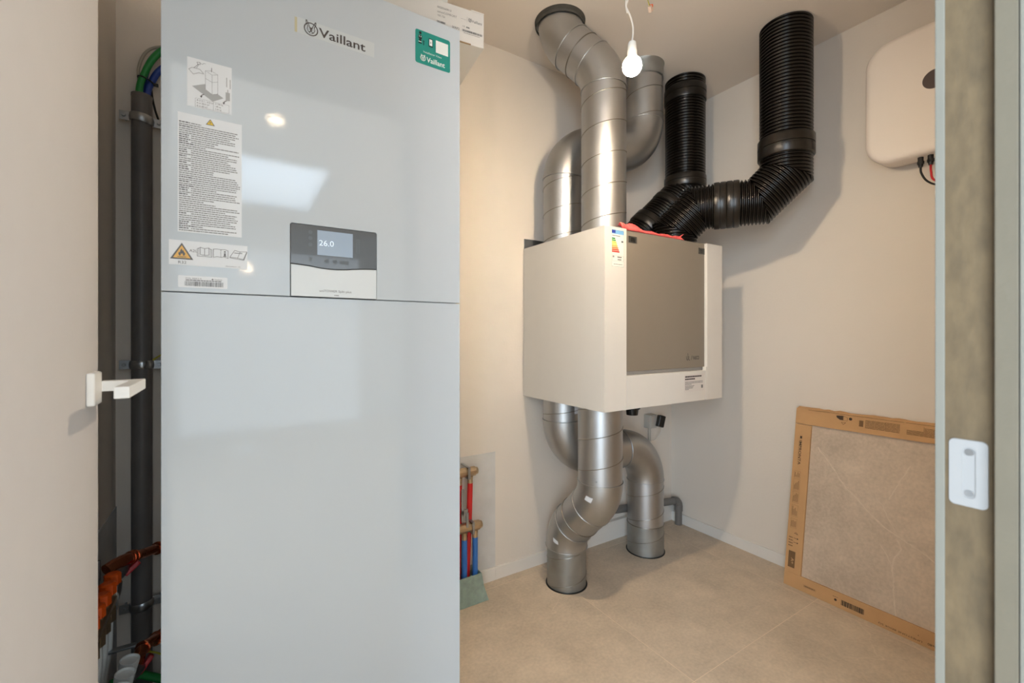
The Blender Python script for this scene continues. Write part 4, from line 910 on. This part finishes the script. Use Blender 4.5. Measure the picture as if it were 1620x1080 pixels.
# ------------------------------------------------------------------ copper pipes
def copper(p0, p1, p2, zs, label, zg):
    g = thing('copper_pipe', label, 'pipe', p0, 'copper pipes left of the tower')
    A_ = bez(*p0 if isinstance(p0, list) else [p0, p1, p2]); 
    return g
g = thing('copper_pipe', 'upper copper pipe running from the orange-capped manifold to behind the tower', 'pipe', (-.25, 1.42, .55), 'copper pipes left of the tower')
a, b = Vector((-.232, 1.485, .5365)), Vector((-.186, 1.615, .500)); d = (b-a).normalized()
link('pipe', S(line(a, b), .0125, 20), COPPER, g, smooth=True)
bm = S(line(b-d*.008, b+d*.014), .0155, 20); ring(bm, b-d*.008, d, .0158, .0022, 20); sweep(bm, bend(b+d*.012, d, (1, 0, 0), .03, 10), .0150, 20); link('fitting', bm, COPPER, g, smooth=True)
bm = S(line(a-d*.006, a+d*.022), .0155, 20); ring(bm, a+d*.020, d, .0160, .0024, 20); ring(bm, a+d*.004, d, .0158, .0020, 20); sweep(bm, bez(a-d*.004, a-d*.018, a-d*.034+Vector((-.008, 0, -.003)), a-d*.052+Vector((-.018, 0, -.012)), n=6), [.0150]*10+[.0142]*9, 20); link('fitting', bm, COPPER, g, smooth=True)
link('pipe', S(line((-.158, 1.648, .4905), (.30, 1.668, .490)), .0125, 16), COPPER, g, smooth=True)
g = thing('copper_pipe', 'lower copper pipe behind the white caps at the foot of the tower', 'pipe', (-.21, 1.5, .28), 'copper pipes left of the tower')
pts = bez((-.214, 1.445, .262), (-.207, 1.485, .290), (-.192, 1.54, .278), (-.178, 1.60, .252), (-.165, 1.655, .235), (-.12, 1.672, .228), (.10, 1.672, .228))
link('pipe', S(pts, .0140, 20), COPPER, g, smooth=True)
for i in (12, 24, 33): t = (pts[i+1]-pts[i]).normalized(); link('fitting', ring(bmesh.new(), pts[i], t, .0155, .0030, 20), COPPER, g, smooth=True)

# ------------------------------------------------------------------ left manifolds on wall C
g = thing('heating_manifold', 'brass manifold with orange caps on the wall behind the open door', 'manifold', (-.27, 1.3, .47))
MX, MZ = -.262, .470
link('bar', S(line((MX, 1.02, MZ), (MX, 1.435, MZ)), .019, 10), BRASS, g)
link('end_fitting', S([(MX, 1.43, MZ), (MX, 1.437, MZ), (MX+.004, 1.455, MZ+.008), (MX+.006, 1.470, MZ+.02)], [.021, .022, .018, .015], 16), STEEL, g, smooth=True)
for i in range(8):
    y = 1.410-.05*i
    o = link('flow_cap', S([(MX+.012, y, MZ+.040), (MX+.012, y, MZ+.043), (MX+.012, y, MZ+.066), (MX+.012, y, MZ+.069)], [.012, .0165, .0165, .012], 8), ORG, g); o['label'] = 'orange knob'
    link('valve_neck', S(line((MX+.004, y, MZ+.005), (MX+.012, y, MZ+.042)), .009, 12), BRASS, g, smooth=True)
    link('flow_meter', B(MX-.026, MX-.010, y-.010, y+.006, MZ+.055, MZ+.105, bev=.002), BLACK, g); link('meter_frame', B(MX-.0275, MX-.0085, y-.011, y-.0095, MZ+.05, MZ+.108, bev=.0004), STEEL, g)
    link('lower_nut', S([(MX+.006, y, MZ-.012), (MX+.006, y, MZ-.045)], .0125, 6), BRASS, g)
    link('hose', S(bez((MX+.006, y, MZ-.040), (MX+.004, y, .36), (MX-.006, y, .28), (MX-.012, y, .15), (MX-.012, y, 0), n=5), .0082, 12), WHT, g, smooth=True)
bm = B(MX-.036, MX+.018, 1.436, 1.439, MZ-.030, MZ+.026, bev=.001); box(bm, MX+.015, MX+.018, 1.425, 1.439, MZ-.030, MZ+.026, bev=.0005); link('bracket', bm, STEEL, g)
for zz in (MZ+.012, MZ-.018): link('bolt', S(line((MX+.012, 1.438, zz), (MX+.012, 1.452, zz)), .0035, 8), BLACK, g)
v = thing('ball_valve', 'steel ball valve with a red handle where the upper copper pipe starts', 'valve', (-.24, 1.46, .51), 'red handled valves')
link('valve_body', S([(-.247, 1.452, .512), (-.242, 1.468, .520), (-.236, 1.485, .527)], [.013, .016, .012], 14), STEEL, v, smooth=True)
M = Matrix.Translation((-.224, 1.476, .515)) @ Matrix.Rotation(-.7, 4, 'Y') @ Matrix.Rotation(.3, 4, 'Z')
link('handle', B(-.0185, .0185, -.012, .012, -.0055, .0055, bev=.003, M=M), TRED, v)
g2 = thing('lower_manifold', 'lower manifold with white caps at the bottom left edge', 'manifold', (-.25, 1.2, .28))
link('bar', S(line((-.228, 1.0, .275), (-.228, 1.43, .275)), .019, 10), BRASS, g2)
for i in range(6):
    y = 1.352-.05*i; c = Vector((-.209, y, .352)); ax = Vector((.18, -.10, 1)).normalized()
    bm = bmesh.new(); prof = [(-.058, .0150), (-.010, .0188), (.0, .0190), (.0005, .0175), (-.004, .0168), (-.0045, .001)]
    sweep(bm, [c+ax*(q[0]+j*1e-5) for j, q in enumerate(prof)][:3]+[], [q[1] for q in prof][:3], 28, cap=False)
    e1 = ax.orthogonal().normalized(); e2 = ax.cross(e1); R0 = [[bm.verts.new(c+ax*zz_+(e1*math.cos(2*PI*k/28)+e2*math.sin(2*PI*k/28))*r_) for k in range(28)] for zz_, r_ in ((0, .0190), (.0002, .0172), (-.005, .0165))]
    for A0, B0 in zip(R0, R0[1:]):
        for k in range(28): bm.faces.new((A0[k], A0[(k+1) % 28], B0[(k+1) % 28], B0[k]))
    bm.faces.new(R0[2]); link('white_cap', bm, WHT, g2, smooth=True, ang=40)
    link('valve_neck', S(line(c-ax*.078, c-ax*.05), .010, 12), BRASS, g2, smooth=True)
bm = B(XC, -.205, 1.395, 1.412, .352, .357, bev=.001); link('support_bar', bm, STEEL, g2)
v = thing('ball_valve', 'steel ball valve with a red handle beside the white caps', 'valve', (-.21, 1.45, .27), 'red handled valves')
link('valve_body', S([(-.224, 1.425, .270), (-.217, 1.440, .266), (-.206, 1.462, .262)], [.014, .018, .013], 14), STEEL, v, smooth=True)
M = Matrix.Translation((-.196, 1.470, .262)) @ Matrix.Rotation(-.9, 4, 'Y') @ Matrix.Rotation(.3, 4, 'Z')
link('handle', B(-.021, .021, -.012, .012, -.0055, .0055, bev=.003, M=M), TRED, v)
cable('green_cable', [(-.29, 1.60, .16), (-.235, 1.62, .150), (-.205, 1.625, .130), (-.17, 1.63, .105), (-.10, 1.66, .06), (.0, 1.67, .03)], .0105, GRN, 'green cable sloping down behind the white caps, low left of the tower')
for k, dy in enumerate((0, .02)):
    cable('blue_cable', [(-.29, 1.58+dy, .125-.018*k), (-.235, 1.60+dy, .118-.018*k), (-.20, 1.605+dy, .10-.018*k), (-.16, 1.61+dy, .078-.018*k), (-.10, 1.64+dy, .035)], .0095, BLU, ['dark blue cable just below the low green cable', 'lowest dark blue cable, under the green and the other blue one'][k])
cable('yellow_wire', [(-.215, 1.66, .185), (-.198, 1.665, .172), (-.17, 1.67, .152), (-.10, 1.68, .135)], .0026, YELC, 'thin yellow wire above the low green cable')

# ------------------------------------------------------------------ right manifold on the back wall, hoses, foam wrap
g = thing('heating_manifold', 'nickel manifold pair on the back wall just right of the tower', 'manifold', (.85, 1.68, .4))
def bar(zc, yc, x1):
    o = link('manifold_bar', S([(.50, yc, zc), (x1-.050, yc, zc), (x1-.049, yc, zc), (x1-.046, yc, zc), (x1-.045, yc, zc), (x1-.012, yc, zc), (x1-.010, yc, zc), (x1-.009, yc, zc), (x1, yc, zc), (x1+.0005, yc, zc)], [.0200, .0200, .0165, .0165, .0205, .0205, .0185, .0165, .0150, .010], 10), BRASS, g)
    return o
bar(.528, 1.690, .884); bar(.303, 1.668, .893)
for zc, yc, x1 in ((.528, 1.690, .884), (.303, 1.668, .893)):
    bm = B(x1-.053, x1-.043, yc-.024, yc-.020, zc-.026, zc+.026, bev=.0008); box(bm, x1-.053, x1-.043, yc-.022, YA-.003, zc+.021, zc+.025, bev=.0006); box(bm, x1-.053, x1-.043, yc-.022, YA-.003, zc-.026, zc-.022, bev=.0006)
    for q in (-.012, .012): bmesh.ops.create_cone(bm, cap_ends=True, segments=8, radius1=.003, radius2=.003, depth=.003, matrix=Matrix.Translation((x1-.048, yc-.0255, zc+q)) @ Matrix.Rotation(PI/2, 4, 'X'))
    link('bracket', bm, STEEL, g)
bm = B(.812, .824, YA-.010, YA-.004, .56, .625, bev=.001); box(bm, .795, .824, 1.655, 1.662, .335, .385, bev=.002); box(bm, .795, .806, 1.655, 1.662, .36, .47, bev=.002); box(bm, .814, .824, 1.648, 1.655, .31, .372, bev=.002)
link('support_strap', bm, STEEL, g)
def hose(x, y, zt, m, label, lean=0):
    h = thing('pipe_hose', label, 'hose', (x, y, 0)); h.name = 'heating_hose'
    link('sleeve', S(bez((x, y, zt-.045), (x+lean*.4, y, zt-.2), (x+lean, y+.004, .10), (x+lean, y+.004, .002), n=6), .0118, 18), m, h, smooth=True)
    link('nut', S([(x, y, zt-.018), (x, y, zt-.030), (x, y, zt-.031), (x, y, zt-.048)], [.0128, .0128, .0115, .0122], 14), BRASS, h, smooth=True, ang=30)
hose(.851, 1.690, .528, REDH, 'bright red hose dropping from the end of the upper manifold bar', -.012)
hose(.800, 1.690, .528, REDH, 'red hose half hidden at the tower edge, left of the bright red one', -.004)
hose(.863, 1.668, .303, BLUH, 'right blue hose, under the end of the lower manifold bar')
hose(.813, 1.668, .303, BLUH, 'left blue hose against the tower edge, under the lower manifold bar')
bm = bmesh.new(); rr = random.Random(8); rows = []
def wrap_ring(z, gx, jit):
    x0, x1, y0, y1 = .60, .880+gx*.8, 1.640-gx*.9, 1.722
    pts = []
    n_ = 14
    for i in range(n_): pts.append((x0+(x1-x0)*i/n_, y0))
    for i in range(6): pts.append((x1, y0+(y1-y0)*i/6))
    for i in range(n_): pts.append((x1-(x1-x0)*i/n_, y1))
    for i in range(6): pts.append((x0, y1-(y1-y0)*i/6))
    return [bm.verts.new((x+rr.uniform(-jit, jit), y+rr.uniform(-jit, jit)*(1 if y < 1.71 else 0), z+rr.uniform(-jit, jit)*(z > .004))) for x, y in pts]
for z, gx in ((.001, .026), (.012, .023), (.030, .0165), (.060, .009), (.085, .004), (.108, 0), (.1085, -.003)): rows.append(wrap_ring(z, gx, .0011))
rows.append([bm.verts.new((v.co.x+(-.004 if v.co.x > .8 else .002), v.co.y+(.005 if v.co.y < 1.66 else -.004), .03)) for v in rows[-1]])
n = len(rows[0])
for a, b in zip(rows, rows[1:]):
    for k in range(n): bm.faces.new((a[k], a[(k+1) % n], b[(k+1) % n], b[k]))
tag(link('foam_wrap', bm, FOIL, None, smooth=True), 'grey-green foam wrap around the foot of the red and blue hoses', 'wrap')

# ------------------------------------------------------------------ hallway lamps behind the camera (seen mirrored in the tower)
for loc, r_, lb in (((.21, -1.0, RH), .04, 'round hallway ceiling lamp nearest the doorway'), ((.10, -2.95, 1.76), .03, 'small hallway lamp far behind the doorway')):
    g = thing('hall_lamp', lb, 'lamp', loc)
    if loc[2] > 2:
        link('lens', S(line((loc[0], loc[1], loc[2]-.012), (loc[0], loc[1], loc[2]-.004)), r_, 24), SPOT, g)
        link('housing', S(line((loc[0], loc[1], loc[2]-.008), (loc[0], loc[1], loc[2]-.0005)), r_+.012, 24), HANDLE, g)
    else:
        link('lens', S(line((loc[0], loc[1]-.02, loc[2]), (loc[0], loc[1], loc[2])), r_, 24), SPOT, g)
        link('stand', S([(loc[0], loc[1]-.03, loc[2]-.02), (loc[0], loc[1]-.03, .03), (loc[0], loc[1]-.03, .0)], [.01, .01, .12], 16), HANDLE, g)
for q in list(bpy.data.meshes):
    if not q.users: bpy.data.meshes.remove(q)
